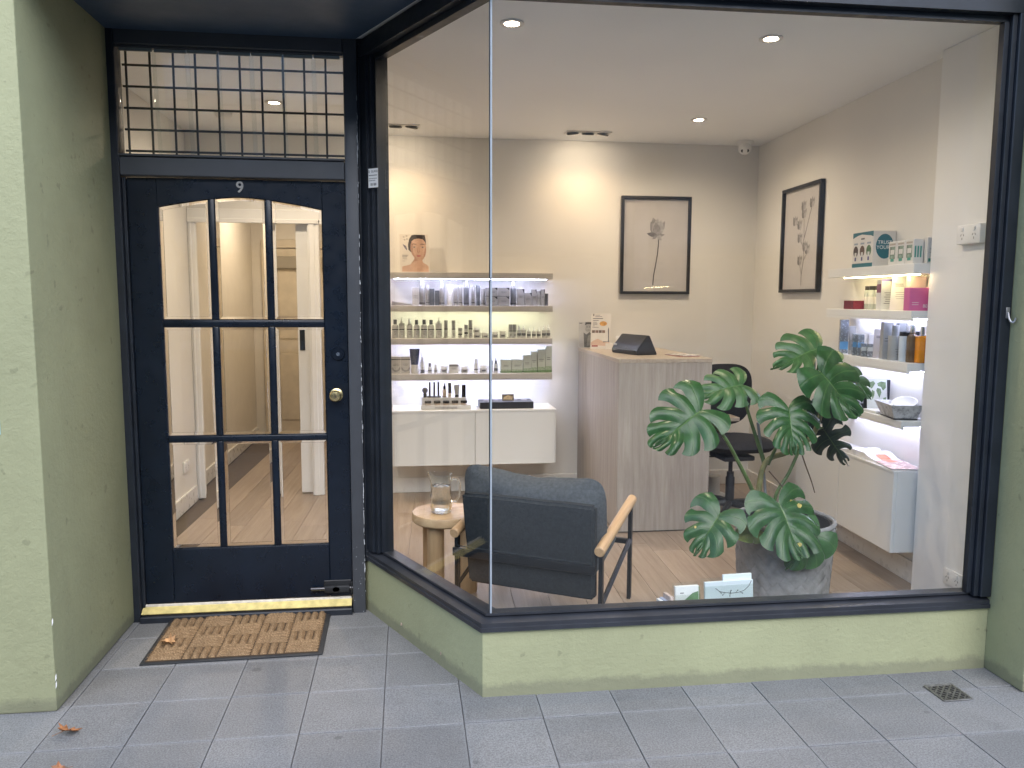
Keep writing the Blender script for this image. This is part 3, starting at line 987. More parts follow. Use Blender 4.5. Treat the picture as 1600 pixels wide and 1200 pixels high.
cb = thing('wall_cabinet', 'long white two door cabinet hung under the back wall shelves', 'cabinet', (0, 0, 0))
MB().box(-.152, 1.030, 5.575, YB - .0005, .330, .730, .002).build('carcass', WLAM, cb)
MB().box(-.138, .437, 5.556, 5.5745, .332, .716, .002).build('cabinet_door', WLAM, cb)
MB().box(.441, 1.016, 5.556, 5.5745, .332, .716, .002).build('cabinet_door', WLAM, cb)
MB().box(-.152, 1.030, 5.553, 5.576, .7165, .7305, .0015).build('top_edge', WLAM, cb)

# right wall shelves: along the party wall
RZ = -math.atan(.038)
def rw(y, out, z):
    """point at depth y, 'out' metres off the party wall"""
    return (RW(y) - out, y, z)
for k, (zt, zb, y1, dep, col, nm, s_) in enumerate(((1.700, 1.650, 4.42, .15, YEL2, 'yellow_right', 30), (1.470, 1.420, 4.42, .15, LAV, 'lavender_right', 34), (1.212, 1.160, 4.40, .15, LAV, 'lavender_right', 34), (.925, .885, 4.42, .17, LAV, 'lavender_right', 34))):
    lab = ('top shelf on the right wall carrying teal and white cartons', 'second shelf on the right wall with the pink carton', 'third shelf on the right wall with the amber bottle', 'lowest shelf on the right wall with the marbled tray')[k]
    t = thing('floating_shelf', lab, 'shelf', (RW(3.99), 3.99, 0), RZ, 'floating shelves on the right wall')
    L = (y1 - 3.57) / 2
    lip = .012 if k else 0
    MB().box(-dep, -.001, -L - .001, (y1 - 3.99), zb + lip, zt, .0015).build('board', WLAM, t)
    if k:
        MB().box(-dep + .0002, -dep + .013, -L - .001, (y1 - 3.99), zb, zb + lip - .0002).build('front_lip', WLAM, t)
        zb += lip
    nb_ = MB()
    n = 46
    ym = (y1 - 3.99) - .12
    off = -.11 if k == 0 else -.05
    MB().box(off - .006, off + .006, -L + .01, ym, zb - .0025, zb - .0005).build('strip_tape', WHITEP, t)
    for q in range(n):
        yy = -L + .01 + (q + .5) * (ym + L - .01) / n
        nb_.box(off - .0035, off + .0035, yy - .0055, yy + .0055, zb - .0048, zb - .0026)
    o = nb_.build('light_diodes', emis('led_' + nm, col, s_), t, smooth=0)
    o['kind'] = 'stuff'
rc_ = thing('wall_cabinet', 'white cabinet hung low on the right wall with magazines on top', 'cabinet', (RW(4.0), 4.0, 0), RZ)
MB().box(-.165, -.001, -.42, .66, .250, .672, .002).build('carcass', WLAM, rc_)
MB().box(-.183, -.1655, -.42, .118, .250, .660, .002).build('cabinet_door', WLAM, rc_)
MB().box(-.183, -.1655, .122, .66, .250, .660, .002).build('cabinet_door', WLAM, rc_)
MB().box(-.186, -.160, -.421, .661, .6605, .673, .0015).build('top_edge', WLAM, rc_)

# ------------------------------------------------------------------ framed prints
BLKFR = M('black_frame', (.016, .017, .022), .4)
PAPER = M('print_paper', (.60, .575, .57), .6, var=.03)
PICG = thin_glass('picture_glass', (.99, .99, .99), .04, .02)
INK = [M('print_ink_%d' % i, c, .6, var=.3, vs=60) for i, c in enumerate(((.05, .045, .05), (.16, .15, .16), (.30, .285, .29), (.43, .415, .42)))]
def frame(label, loc, rz, wd, ht):
    t = thing('framed_print', label, 'picture', loc, rz, 'botanical prints in black frames')
    b = .021
    for (x0, x1, z0, z1) in ((-wd / 2, wd / 2, ht / 2 - b, ht / 2), (-wd / 2, wd / 2, -ht / 2, -ht / 2 + b), (-wd / 2, -wd / 2 + b, -ht / 2 + b, ht / 2 - b), (wd / 2 - b, wd / 2, -ht / 2 + b, ht / 2 - b)):
        MB().box(x0, x1, -.032, -.0008, z0, z1, .002).build('frame_rail', BLKFR, t)
    p = MB().box(-wd / 2 + b, wd / 2 - b, -.010, -.004, -ht / 2 + b, ht / 2 - b).build('print', PAPER, t)
    MB().box(-wd / 2 + b, wd / 2 - b, -.020, -.018, -ht / 2 + b, ht / 2 - b).build('glass', PICG, t)
    return t, p
def blob(poly, ink, par, name, d):
    MB().sheet([(x, -.0105 - d, z) for x, z in poly]).build(name, INK[ink], par, smooth=0)
def petal(cx, cz, ang, L, W, ink, par, d, name='petal'):
    pts = []
    for i in range(9):
        t = i / 8
        wv = W * math.sin(PI * t ** .8) * .5
        pts.append((t * L, wv))
    poly = pts + [(x, -y) for x, y in reversed(pts[1:-1])]
    ca, sa = math.cos(ang), math.sin(ang)
    blob([(cx + x * ca - y * sa, cz + x * sa + y * ca) for x, y in poly], ink, par, name, d)
t, p = frame('lotus flower print in a black frame on the back wall', (1.846, YB, 1.93), 0, .545, .735)
for k, (a, L, W, i) in enumerate(((118, .115, .06, 1), (62, .125, .05, 2), (75, .12, .075, 3), (105, .14, .08, 2), (90, .13, .085, 3), (98, .10, .06, 2), (170, .085, .035, 1), (8, .06, .025, 2), (-45, .05, .035, 3), (215, .05, .022, 2))):
    petal(.012, .075, rad(a), L, W, i, p, .0003 * (k + 1))
mb = MB()
st_pts = [(.02, .07), (.024, .02), (.018, -.06), (.004, -.15), (-.010, -.23), (-.014, -.30)]
for (a, b) in zip(st_pts, st_pts[1:]):
    mb.sheet([(a[0] - .0042, -.0108, a[1]), (a[0] + .0042, -.0108, a[1]), (b[0] + .0042, -.0108, b[1]), (b[0] - .0042, -.0108, b[1])])
mb.build('stem', INK[0], p, smooth=0)
t, p = frame('magnolia branch print in a black frame on the right wall', (RW(5.09) - .0005, 5.09, 1.93), RZ - PI / 2, .575, .715)
# local x runs from the far end towards the street
def stroke(pts, wd, ink, par, d=.0003):
    mb = MB()
    for (a, b) in zip(pts, pts[1:]):
        e = Vector((b[0] - a[0], b[1] - a[1])).normalized()
        n = Vector((-e.y, e.x)) * wd
        mb.sheet([(a[0] - n.x, -.0105 - d, a[1] - n.y), (a[0] + n.x, -.0105 - d, a[1] + n.y), (b[0] + n.x, -.0105 - d, b[1] + n.y), (b[0] - n.x, -.0105 - d, b[1] - n.y)])
    mb.build('stem', INK[1], par, smooth=0)
stroke([(.02, -.31), (.02, -.24), (.05, -.12), (.03, -.02), (.07, .06), (.11, .15), (.14, .21)], .004, 1, p)
stroke([(.02, -.24), (-.01, -.17), (.0, -.16)], .003, 1, p)
stroke([(.04, -.15), (.09, -.10)], .003, 1, p)
stroke([(.035, -.06), (-.02, .0)], .003, 1, p)
stroke([(.04, .0), (.03, .12), (.01, .20)], .003, 1, p)
stroke([(-.02, .06), (-.09, .12)], .003, 1, p)
for (x, z) in ((.14, .20), (.02, .19), (.03, .14), (-.10, .10), (-.03, .07), (-.02, -.02), (.095, -.10), (-.01, -.17), (.06, -.08)):
    for k, a in enumerate((120, 60, 90, 140, 45)):
        petal(x, z, rad(a), .068 if k < 3 else .045, .034, (1, 2, 2, 1, 3)[k], p, .0004 * (k + 1) + .0004)

# ------------------------------------------------------------------ small goods
SILV = M('silver_pack', (.30, .29, .275), .38, .1, var=.06, vs=20)
SILVD = M('dark_silver_pack', (.13, .133, .14), .38, .15, var=.06, vs=20)
CHAR = M('charcoal_pack', (.075, .085, .095), .4, .1)
BEIGEP = M('beige_carton', (.50, .47, .42), .5)
CREAMP = M('cream_pack', (.62, .60, .55), .4)
FROST = M('frosted_bottle', (.58, .575, .55), .25)
NAVYP = M('navy_tube', (.018, .025, .075), .3)
GREENP = M('pale_green_carton', (.50, .53, .46), .5, var=.06, vs=25)
GREEN2 = M('leaf_green_print', (.16, .26, .12), .6, var=.4, vs=90)
INKG = M('grey_ink', (.12, .12, .125), .6)
GOLDP = M('gold_band', (.5, .4, .2), .35, .7)

def lines(par, wd, z0, n, dz, y, mat=None, th=.0016, seed=0, frac=.7):
    rn = random.Random(seed * 7 + n)
    mb = MB()
    for k in range(n):
        L = wd * frac * rn.uniform(.55, 1) / 2
        z = z0 - k * dz
        mb.sheet([(-L, y, z), (L, y, z), (L, y, z + th), (-L, y, z + th)])
    o = mb.build('print_lines', mat or INKG, par, smooth=0)
    return o

def carton(label, x, y, z, wd, ht, mat, dep=None, group=None, rz=0, band=None, slash=False, nl=3, cat='carton', name='carton', base=None, top=None):
    t = thing(name, label, cat, (x, y, z), rz, group)
    d = dep or min(.06, wd)
    MB().box(-wd / 2, wd / 2, -d / 2, d / 2, 0, ht, .0009).build('box', mat, t)
    f = -d / 2 - .0004
    if band:
        MB().sheet([(-wd / 2, f, ht * band[0]), (wd / 2, f, ht * band[0]), (wd / 2, f, ht * band[1]), (-wd / 2, f, ht * band[1])]).build('printed_band', band[2], t, smooth=0)
    if slash:
        MB().sheet([(wd * .18, f, ht), (wd * .48, f, ht), (wd * .48, f, ht * .72), (wd * .40, f, ht * .78)]).build('black_slash', BLKINK, t, smooth=0)
    if base:
        MB().box(-wd / 2 - .0004, wd / 2 + .0004, -d / 2 - .0005, d / 2, 0, ht * base[0], 0).build('base_band', base[1], t)
    if nl:
        lines(t, wd, ht * .55, nl, ht * .07, f - .0003, seed=int(abs(x) * 999), th=max(.0014, ht * .018))
    return t

def bottle(label, x, y, z, wd, ht, body, cap, capfrac=.25, neck=.5, group=None, style='round', band=None, cat='bottle', name='bottle'):
    t = thing(name, label, cat, (x, y, z), 0, group)
    r = wd / 2
    hb = ht * (1 - capfrac)
    if style == 'round':                       # shouldered bottle
        pr_ = [(0, 0), (r * .93, 0), (r, r * .1), (r, hb * .80), (r * .93, hb * .88), (r * neck * 1.05, hb * .965), (r * neck, hb)]
        cr = r * neck * 1.08
    elif style == 'tall':                      # straight cylinder with narrower cap
        pr_ = [(0, 0), (r * .97, 0), (r, .002), (r, hb - .003), (r * .96, hb), (r * neck, hb)]
        cr = r * neck * 1.25
    else:                                      # plain stick
        pr_ = [(0, 0), (r * .97, 0), (r, .002), (r, hb), (r * .9, hb)]
        cr = r
    MB().lathe(pr_ + [(0, hb + .0002)], 18).build('body', body, t)
    c = MB()
    if style == 'dropper':
        c.lathe([(0, hb), (r * .6, hb), (r * .6, hb + (ht - hb) * .45), (r * .28, hb + (ht - hb) * .55), (r * .24, ht - .002), (0, ht)], 14)
    elif style == 'pump':
        c.lathe([(0, hb), (r * .55, hb), (r * .55, hb + (ht - hb) * .4), (r * .2, hb + (ht - hb) * .42), (r * .2, ht * .99), (r * .42, ht * .99), (r * .42, ht), (0, ht)], 14)
    else:
        c.lathe([(0, hb), (cr * .98, hb), (cr, hb + .001), (cr, ht - .0015), (cr * .94, ht), (0, ht)], 16)
    c.build('cap', cap, t)
    if band:
        z0, z1, bm_ = band
        MB().lathe([(r * 1.006, hb * z0), (r * 1.012, hb * z0), (r * 1.012, hb * z1), (r * 1.006, hb * z1), (r * 1.006, hb * z0)][:4], 18).build('label_band', bm_, t)
    mb = MB()
    for k in range(3):
        zz_ = hb * (.45 - .10 * k)
        a0, a1 = -PI / 2 - .5 + .1 * k, -PI / 2 + .5 - .1 * k
        vs = []
        for q in range(5):
            a = a0 + (a1 - a0) * q / 4
            vs.append((r * 1.02 * math.cos(a), r * 1.02 * math.sin(a)))
        for p_, q_ in zip(vs, vs[1:]):
            mb.sheet([(*p_, zz_), (*q_, zz_), (*q_, zz_ + .0022), (*p_, zz_ + .0022)])
    mb.build('label_print', INKG, t, smooth=0)
    return t

def squeeze(label, x, y, z, wd, ht, body, cap, capfrac=.2, group=None, flip=False):
    """tube standing on its cap: flat wide crimp on top, round foot"""
    t = thing('squeeze_tube', label, 'tube', (x, y, z), 0, group)
    hc = ht * capfrac
    r = wd * .36
    MB().lathe([(0, 0), (r * .95, 0), (r, .002), (r, hc), (0, hc)], 16).build('cap', cap, t)
    mb = MB()
    rings = []
    for k in range(6):
        f = k / 5
        rx, ry = r * (1 - f) + wd / 2 * f, r * (1 - f) + .002 * f
        zz_ = hc + (ht - hc) * f
        rings.append([mb.bm.verts.new((rx * math.cos(2 * PI * i / 16), ry * math.sin(2 * PI * i / 16), zz_)) for i in range(16)])
    for a, b in zip(rings, rings[1:]):
        for i in range(16):
            j = (i + 1) % 16
            mb.bm.faces.new((a[i], a[j], b[j], b[i]))
    mb.bm.faces.new(rings[0])
    mb.bm.faces.new(rings[-1])
    mb.build('tube_body', body, t)
    lines(t, wd * .7, hc + (ht - hc) * .5, 3, .009, -r - .002, seed=int(abs(x) * 99))
    return t

def jar(label, x, y, z, wd, ht, body, lid, group=None):
    t = thing('cream_jar', label, 'jar', (x, y, z), 0, group)
    r = wd / 2
    MB().lathe([(0, 0), (r * .9, 0), (r * .97, .003), (r * .97, ht * .55), (r * .85, ht * .6), (0, ht * .6)], 20).build('jar_body', body, t)
    MB().lathe([(0, ht * .602), (r, ht * .602), (r, ht - .002), (r * .95, ht), (0, ht)], 20).build('lid', lid, t)
    mb = MB()
    for q in range(4):
        a0, a1 = -PI / 2 - .6 + .3 * q, -PI / 2 - .6 + .3 * (q + 1)
        mb.sheet([(r * .985 * math.cos(a0), r * .985 * math.sin(a0), ht * .2), (r * .985 * math.cos(a1), r * .985 * math.sin(a1), ht * .2), (r * .985 * math.cos(a1), r * .985 * math.sin(a1), ht * .42), (r * .985 * math.cos(a0), r * .985 * math.sin(a0), ht * .42)])
    mb.build('label_print', INKG, t, smooth=0)
    return t

ORD = ['first', 'second', 'third', 'fourth', 'fifth', 'sixth', 'seventh', 'eighth', 'ninth', 'tenth', 'eleventh', 'twelfth', 'thirteenth', 'fourteenth', 'fifteenth', 'sixteenth', 'seventeenth', 'eighteenth', 'nineteenth', 'twentieth', 'twenty-first', 'twenty-second', 'twenty-third', 'twenty-fourth', 'twenty-fifth', 'twenty-sixth']
YP = 5.755
# --- second shelf (silver range)
z1 = 1.4725
G1 = 'silver skincare packs on the second back shelf'
lf = thing('folded_leaflet', 'grey folded leaflet lying at the left end of the second back shelf', 'leaflet', (-.073, YP, z1), .05, G1)
MB().prism([(-.075, 0), (.075, 0), (.075, .003), (-.07, .030)], -.04, .04).build('card', M('grey_leaflet', (.33, .31, .31), .5), lf)
def lab1(kind, i):
    return '%s, %s from the left on the second back shelf' % (kind, ORD[i])
items1 = [(0.025, .049, .127, 'c', BEIGEP), (.072, .041, .178, 'b', SILV), (.111, .028, .147, 's', SILV), (.143, .036, .121, 'c', CHAR), (.180, .032, .108, 'c', CHAR), (.215, .037, .178, 'b', SILV), (.271, .052, .15, 't', CREAMP), (.314, .031, .147, 's', SILV), (.348, .029, .148, 's', SILV), (.392, .039, .176, 'b', SILVD), (.441, .026, .146, 's', SILV), (.478, .035, .147, 'td', SILVD), (.515, .031, .121, 's', SILV)]
for i, (x, wd, ht, k, m_) in enumerate(items1):
    if k == 'c':
        carton(lab1('beige carton' if m_ is BEIGEP else 'charcoal carton', i + 1), x, YP, z1, wd, ht, m_, group=G1)
    elif k == 'b':
        bottle(lab1('tall silver bottle with narrow cap', i + 1), x, YP, z1, wd, ht, m_, SILV, .27, .62, G1, 'tall', (.10, .16, BLKINK))
    elif k == 's':
        bottle(lab1('slim silver bottle', i + 1), x, YP, z1, wd, ht, m_, SILV, .36, 1, G1, 'stick', (.20, .25, BLKINK))
    else:
        squeeze(lab1('flared %s tube' % ('cream' if k == 't' else 'dark silver'), i + 1), x, YP, z1, wd, ht, m_, CREAMP if k == 't' else CHAR, .2, G1)
for q, (x, zz_) in enumerate(((.576, z1), (.664, z1), (.576, z1 + .0655), (.664, z1 + .0655))):
    carton(('lower left', 'lower right', 'upper left', 'upper right')[q] + ' of four wide silver cartons stacked on the second back shelf', x, YP, zz_, .0845, .0645, SILV, .06, G1, slash=True, base=(.06, BLKINK))
bottle(lab1('tall bottle right of the stacked cartons', 18), .736, YP, z1, .042, .173, SILVD, SILV, .27, .62, G1, 'tall', (.10, .16, BLKINK))
for i, (x, wd, ht, kk) in enumerate(((.790, .052, .121, 'wide tall'), (.845, .052, .094, 'wide low'), (.890, .034, .118, 'narrow tall'), (.922, .027, .107, 'thin'), (.953, .030, .120, 'slender tall'))):
    carton('%s grey slashed carton, %s of five right on the second back shelf' % (kk, ORD[i]), x, YP, z1, wd, ht, SILV, .045, G1, slash=True, nl=2)
carton('smallest dark silver carton at the right end of the second back shelf', .983, YP, z1, .022, .089, SILVD, .03, G1)
# --- third shelf (clear bottles and jars)
z2 = 1.2365
G2 = 'bottles and jars on the third back shelf'
FR2 = M('milky_bottle', (.50, .495, .46), .25)
def lab2(kind, i):
    return '%s, %s from the left on the third back shelf' % (kind, ORD[i])
r2 = [(-.123, .046, .134, 'r'), (-.076, .039, .149, 'p'), (-.02, .042, .138, 'w'), (.03, .043, .132, 'r'), (.085, .045, .134, 'r'), (.135, .046, .132, 'r'), (.19, .045, .147, 'p'), (.243, .026, .129, 's'), (.298, .027, .128, 's'), (.347, .029, .073, 'm'), (.39, .026, .096, 'm'), (.422, .029, .131, 's'), (.471, .051, .040, 'j'), (.530, .050, .040, 'j'), (.602, .049, .046, 'j'), (.659, .047, .051, 'j'), (.717, .029, .099, 's'), (.747, .029, .099, 's'), (.781, .031, .096, 'd'), (.815, .033, .096, 'd'), (.854, .029, .08, 'd'), (.892, .03, .081, 'd'), (.928, .03, .081, 'd'), (.967, .031, .095, 'd'), (1.0, .029, .097, 'd')]
for i, (x, wd, ht, k) in enumerate(r2):
    if k in 'rw':
        bottle(lab2('round shouldered bottle with %s cap' % ('white' if k == 'w' else 'grey'), i), x, YP, z2, wd, ht, FR2, WHITEP if k == 'w' else SILVD, .24, .5, G2, 'round', (.58, .64, BLKINK))
    elif k == 'p':
        bottle(lab2('round bottle with a pale pump top', i), x, YP, z2, wd, ht, FR2, CREAMP, .28, .5, G2, 'pump', (.55, .62, BLKINK))
    elif k == 's':
        bottle(lab2('slim straight bottle with black centre band', i), x, YP, z2, wd, ht, FR2, SILV, .45, 1, G2, 'stick', (.88, .97, BLKINK))
    elif k == 'm':
        bottle(lab2('short stubby bottle', i), x, YP, z2, wd, ht, FR2, SILV, .3, 1, G2, 'stick', (.45, .62, BLKINK))
    elif k == 'j':
        jar(lab2('squat cream jar', i), x, YP, z2, wd, ht, FR2, CREAMP, G2)
    else:
        bottle(lab2('small dropper bottle with thin tip', i), x, YP, z2, wd, ht, FR2, WHITEP, .42, .5, G2, 'dropper', (.30, .62, INKG))
jar('white jar stacked on another jar on the third back shelf', .466, YP + .002, z2 + .0402, .046, .034, FR2, WHITEP, G2)
# --- lowest shelf
z3 = .9805
G3 = 'skincare on the lowest back shelf'
for q, x in enumerate((-.120, -.051)):
    t = carton('%s of two beige cartons with scalloped print on the lowest back shelf' % ('left', 'right')[q], x, YP, z3, .067, .124, BEIGEP, .06, G3, nl=2, band=(.80, .85, BLKINK))
    mb = MB()
    for k in range(9):
        a0, a1 = PI + PI * k / 9, PI + PI * (k + 1) / 9
        for rr0 in (.022, .028):
            mb.sheet([(rr0 * math.cos(a0), -.0308, .045 + rr0 * math.sin(a0)), (rr0 * math.cos(a1), -.0308, .045 + rr0 * math.sin(a1)), ((rr0 + .003) * math.cos(a1), -.0308, .045 + (rr0 + .003) * math.sin(a1)), ((rr0 + .003) * math.cos(a0), -.0308, .045 + (rr0 + .003) * math.sin(a0))])
    mb.build('scallop_print', INKG, t, smooth=0)
squeeze('navy tube with cream foot standing on the lowest back shelf', .014, YP - .02, z3, .074, .18, NAVYP, CREAMP, .36, G3)
bottle('white dropper bottle beside the navy tube on the lowest back shelf', .07, YP, z3, .032, .152, WHITEP, WHITEP, .42, .5, G3, 'dropper', (.0, .3, INKG))
bottle('short dark capped bottle on the lowest back shelf', .124, YP, z3, .028, .072, FR2, SILVD, .35, .6, G3, 'round', (.3, .5, INKG))
bottle('tiny pale bottle left of the first jar on the lowest back shelf', .167, YP, z3, .022, .061, FR2, CREAMP, .35, .8, G3, 'round', (.3, .5, INKG))
jar('first squat jar from the left on the lowest back shelf', .226, YP, z3, .052, .053, FR2, WHITEP, G3)
carton('low pale carton between two jars on the lowest back shelf', .298, YP, z3, .068, .068, CREAMP, .05, G3, band=(.72, .86, INKG))
jar('second squat jar from the left on the lowest back shelf', .378, YP, z3, .049, .050, FR2, WHITEP, G3)
bottle('pale bottle with tall cap mid way along the lowest back shelf', .462, YP, z3, .030, .101, CREAMP, WHITEP, .32, .8, G3, 'round', (.3, .4, INKG))
jar('third squat jar from the left on the lowest back shelf', .517, YP, z3, .053, .055, FR2, WHITEP, G3)
bottle('thin vial behind the glass joint on the lowest back shelf', .580, YP, z3, .018, .09, FR2, SILVD, .35, .6, G3, 'round')
bottle('small dropper left of the green cartons on the lowest back shelf', .609, YP, z3, .027, .11, FR2, SILVD, .4, .6, G3, 'dropper', (.2, .5, INKG))
for i, (x, wd, ht, dy) in enumerate(((.682, .079, .097, 0), (.765, .079, .099, 0), (.839, .056, .13, 0), (.890, .043, .159, 0), (.945, .056, .174, 0), (1.0, .0495, .195, 0))):
    carton('pale green carton, %s of six rising in height on the lowest back shelf' % ORD[i], x, YP + dy, z3, wd, ht, GREENP, .05, G3, base=(.10, GREEN2), nl=2, band=(.10, .24, M('green_flecks', (.33, .40, .28), .6, var=.4, vs=120)))
# --- cabinet top
z4 = .7312
ms = thing('makeup_stand', 'grey stepped makeup display stand on the back cabinet', 'display stand', (.235, 5.66, z4))
STAND = M('stand_grey', (.60, .59, .57), .4)
MB().box(-.178, .178, -.055, .055, 0, .030, .002).build('lower_tier', STAND, ms)
MB().box(-.172, .150, .000, .054, .0302, .078, .002).build('upper_tier', STAND, ms)
obj('print', text_mesh('mineralogie', .034, INKG), ms, (.0, -.0556, .014), FACE)
zu = z4 + .0785
GM = 'makeup on the stepped stand'
BLKG = M('black_gloss', (.012, .012, .014), .2)
t = thing('makeup_brush', 'round headed makeup brush at the left of the stand', 'brush', (.086, 5.685, zu), 0, GM)
MB().lathe([(0, 0), (.012, 0), (.013, .025), (.009, .03), (0, .03)], 14).build('handle', BLKG, t)
MB().lathe([(0, .0302), (.011, .0302), (.02, .045), (.021, .058), (.012, .070), (0, .073)], 16).build('bristles', M('grey_bristle', (.09, .088, .088), .9, bump=.5, bs=600), t)
for k, (x, wd, h_, nm) in enumerate(((.12, .014, .112, 'left'), (.153, .014, .112, 'middle'), (.183, .014, .112, 'right'))):
    t = thing('mascara_tube', '%s of three thin black mascara tubes on the stand' % nm, 'cosmetic tube', (x, 5.685, zu), 0, GM)
    MB().lathe([(0, 0), (.021, 0), (.021, .008), (.017, .010), (0, .010)], 18).build('foot', BLKG, t)
    MB().lathe([(0, .0102), (.007, .0102), (.007, .06), (0, .06)], 12).build('tube_body', BLKG, t)
    MB().lathe([(0, .0602), (.0072, .0602), (.0072, h_), (0, h_)], 12).build('cap', BLKG, t)
bottle('beige foundation bottle with black pointed cap on the stand', .226, 5.685, zu, .03, .105, M('foundation', (.60, .48, .36), .3), BLKG, .45, .6, GM, 'dropper', (.0, .12, BLKG))
bottle('black concealer stick with beige foot on the stand', .265, 5.685, zu, .024, .105, M('foundation', (.60, .48, .36), .3), BLKG, .7, 1, GM, 'stick')
squeeze('silver and white tube near the right of the stand', .315, 5.685, zu, .041, .09, SILV, BLKG, .2, GM)
carton('black lipstick case at the right end of the stand', .366, 5.685, zu, .028, .09, BLKG, .028, GM, nl=0, cat='lipstick', name='lipstick_case')
for k, x in enumerate((.106, .172, .236, .300, .364)):
    t = thing('powder_pot', 'black lidded powder pot, %s of five on the lower tier' % ORD[k], 'pot', (x, 5.63, z4 + .0305), 0, GM)
    MB().lathe([(0, 0), (.020, 0), (.020, .013), (0, .013)], 18).build('pot_body', M('pot_clear', (.55, .45, .36), .2), t)
    MB().lathe([(0, .0132), (.024, .0132), (.024, .028), (.022, .030), (0, .030)], 18).build('lid', BLKG, t)
pb = thing('palette_box', 'flat black makeup palette box on the back cabinet', 'box', (.674, 5.69, z4))
MB().box(-.195, .195, -.09, .09, 0, .048, .002).build('tray', M('black_card', (.018, .019, .024), .45), pb)
for k in range(5):
    if k != 2:
        MB().lathe([(0, .0482), (.024, .0482), (.024, .050), (0, .050)], 20, (-.14 + k * .07, .03, 0)).build('powder_pan', M('pan_%d' % (k % 2), ((.35, .30, .32), (.22, .2, .22))[k % 2], .4), pb)
bc = thing('small_card', 'small brown picture card standing on the black palette box', 'card', (.688, 5.655, z4 + .0505), 0, rot=(rad(-12), 0, 0))
MB().box(-.044, .044, -.001, .001, 0, .048).build('card', M('brown_card', (.12, .09, .05), .4), bc)
MB().sheet([(-.035, -.0014, .01), (.03, -.0014, .008), (.036, -.0014, .03), (.0, -.0014, .04), (-.03, -.0014, .028)]).build('print', M('gold_print', (.45, .33, .18), .5, var=.4, vs=60), bc, smooth=0)

# --- face poster on the top shelf (printed card)
po = thing('face_poster', 'standing card printed with the face of a dark haired woman', 'poster', (.022, 5.765, 1.7085), 0, rot=(rad(-7), 0, rad(3)))
MB().prism([(-.103, 0), (.112, 0), (.098, .275), (-.106, .275)], -.0015, .0015).build('card', M('poster_paper', (.66, .61, .55), .5), po)
SK = M('print_skin', (.52, .335, .245), .5, var=.16, vs=16)
SKD = M('print_skin_shade', (.40, .22, .155), .5, var=.1)
HAIR = M('print_hair', (.028, .02, .02), .45, var=.3)
LIPS = M('print_lips', (.42, .15, .14), .5)
def face_shape(poly, mat, d, name='print'):
    MB().sheet([(x, -.0016 - d, z) for x, z in poly]).build(name, mat, po, smooth=0)
face_shape([(-.09, .005), (.10, .005), (.099, .045), (.085, .058), (.06, .072), (.052, .1), (.0, .1), (-.005, .072), (-.03, .058), (-.09, .042)], SK, .0002)
face_shape([(-.002, .082), (.05, .088), (.056, .125), (-.002, .125)], SKD, .0004)
face_shape([(-.044, .165), (-.046, .20), (-.038, .24), (-.02, .268), (.0, .273), (.075, .272), (.082, .235), (.083, .20), (.07, .15), (.0, .14), (-.02, .14)], HAIR, .0006)
face_shape([(-.030, .165), (-.028, .20), (-.020, .225), (-.002, .240), (.03, .246), (.06, .240), (.078, .22), (.084, .19), (.083, .15), (.076, .12), (.060, .095), (.040, .082), (.022, .086), (.0, .105), (-.018, .13)], SK, .0008)
for (x, s) in ((-.002, 1), (.058, 1)):
    face_shape([(x - .014, .182), (x - .005, .187), (x + .006, .187), (x + .014, .181), (x + .004, .179), (x - .006, .179)], M('print_eye_white', (.46, .40, .36), .5), .0010, 'eye')
    face_shape([(x - .005, .179), (x + .005, .179), (x + .006, .185), (x, .188), (x - .006, .185)], M('print_iris', (.06, .06, .06), .4), .0012, 'iris')
    face_shape([(x - .021, .200), (x - .004, .209), (x + .016, .204), (x + .016, .201), (x - .004, .204)], HAIR, .0010, 'eyebrow')
face_shape([(-.030, .165), (-.028, .20), (-.020, .222), (-.010, .20), (-.012, .15), (.004, .115), (.018, .092), (.0, .105), (-.018, .13)], SKD, .0009, 'shade')
face_shape([(.084, .19), (.083, .15), (.076, .12), (.060, .095), (.066, .13), (.072, .16)], SKD, .0009, 'shade')
face_shape([(.024, .182), (.034, .182), (.040, .148), (.030, .143), (.019, .147)], SKD, .00095, 'nose')
face_shape([(.026, .18), (.033, .18), (.035, .15), (.025, .15)], SK, .0011, 'nose')
face_shape([(.010, .121), (.022, .127), (.029, .125), (.036, .127), (.048, .121), (.036, .113), (.022, .113)], LIPS, .0010, 'lips')
face_shape([(-.085, .205), (-.062, .192), (-.052, .168), (-.058, .16), (-.074, .182)], M('print_feather', (.13, .12, .18), .5), .0004)
for k, (z, L) in enumerate(((.122, .042), (.114, .036), (.104, .03), (.096, .034), (.08, .02))):
    face_shape([(-.088, z), (-.088 + L, z), (-.088 + L, z + .004), (-.088, z + .004)], INKG if k < 2 else M('print_grey', (.36, .33, .3), .5), .0003, 'print_line')
for k, (x, z) in enumerate(((-.085, .255), (-.065, .262), (-.08, .235), (-.062, .24))):
    face_shape([(x, z), (x + .009, z + .007), (x + .018, z), (x + .009, z - .005)], M('print_grey', (.36, .33, .3), .5), .0003, 'print_petal')
MB().prism([(0, 0), (.045, 0), (.004, .2)], .02, .023, 'YZ').build('easel_back', WHITEP, po)

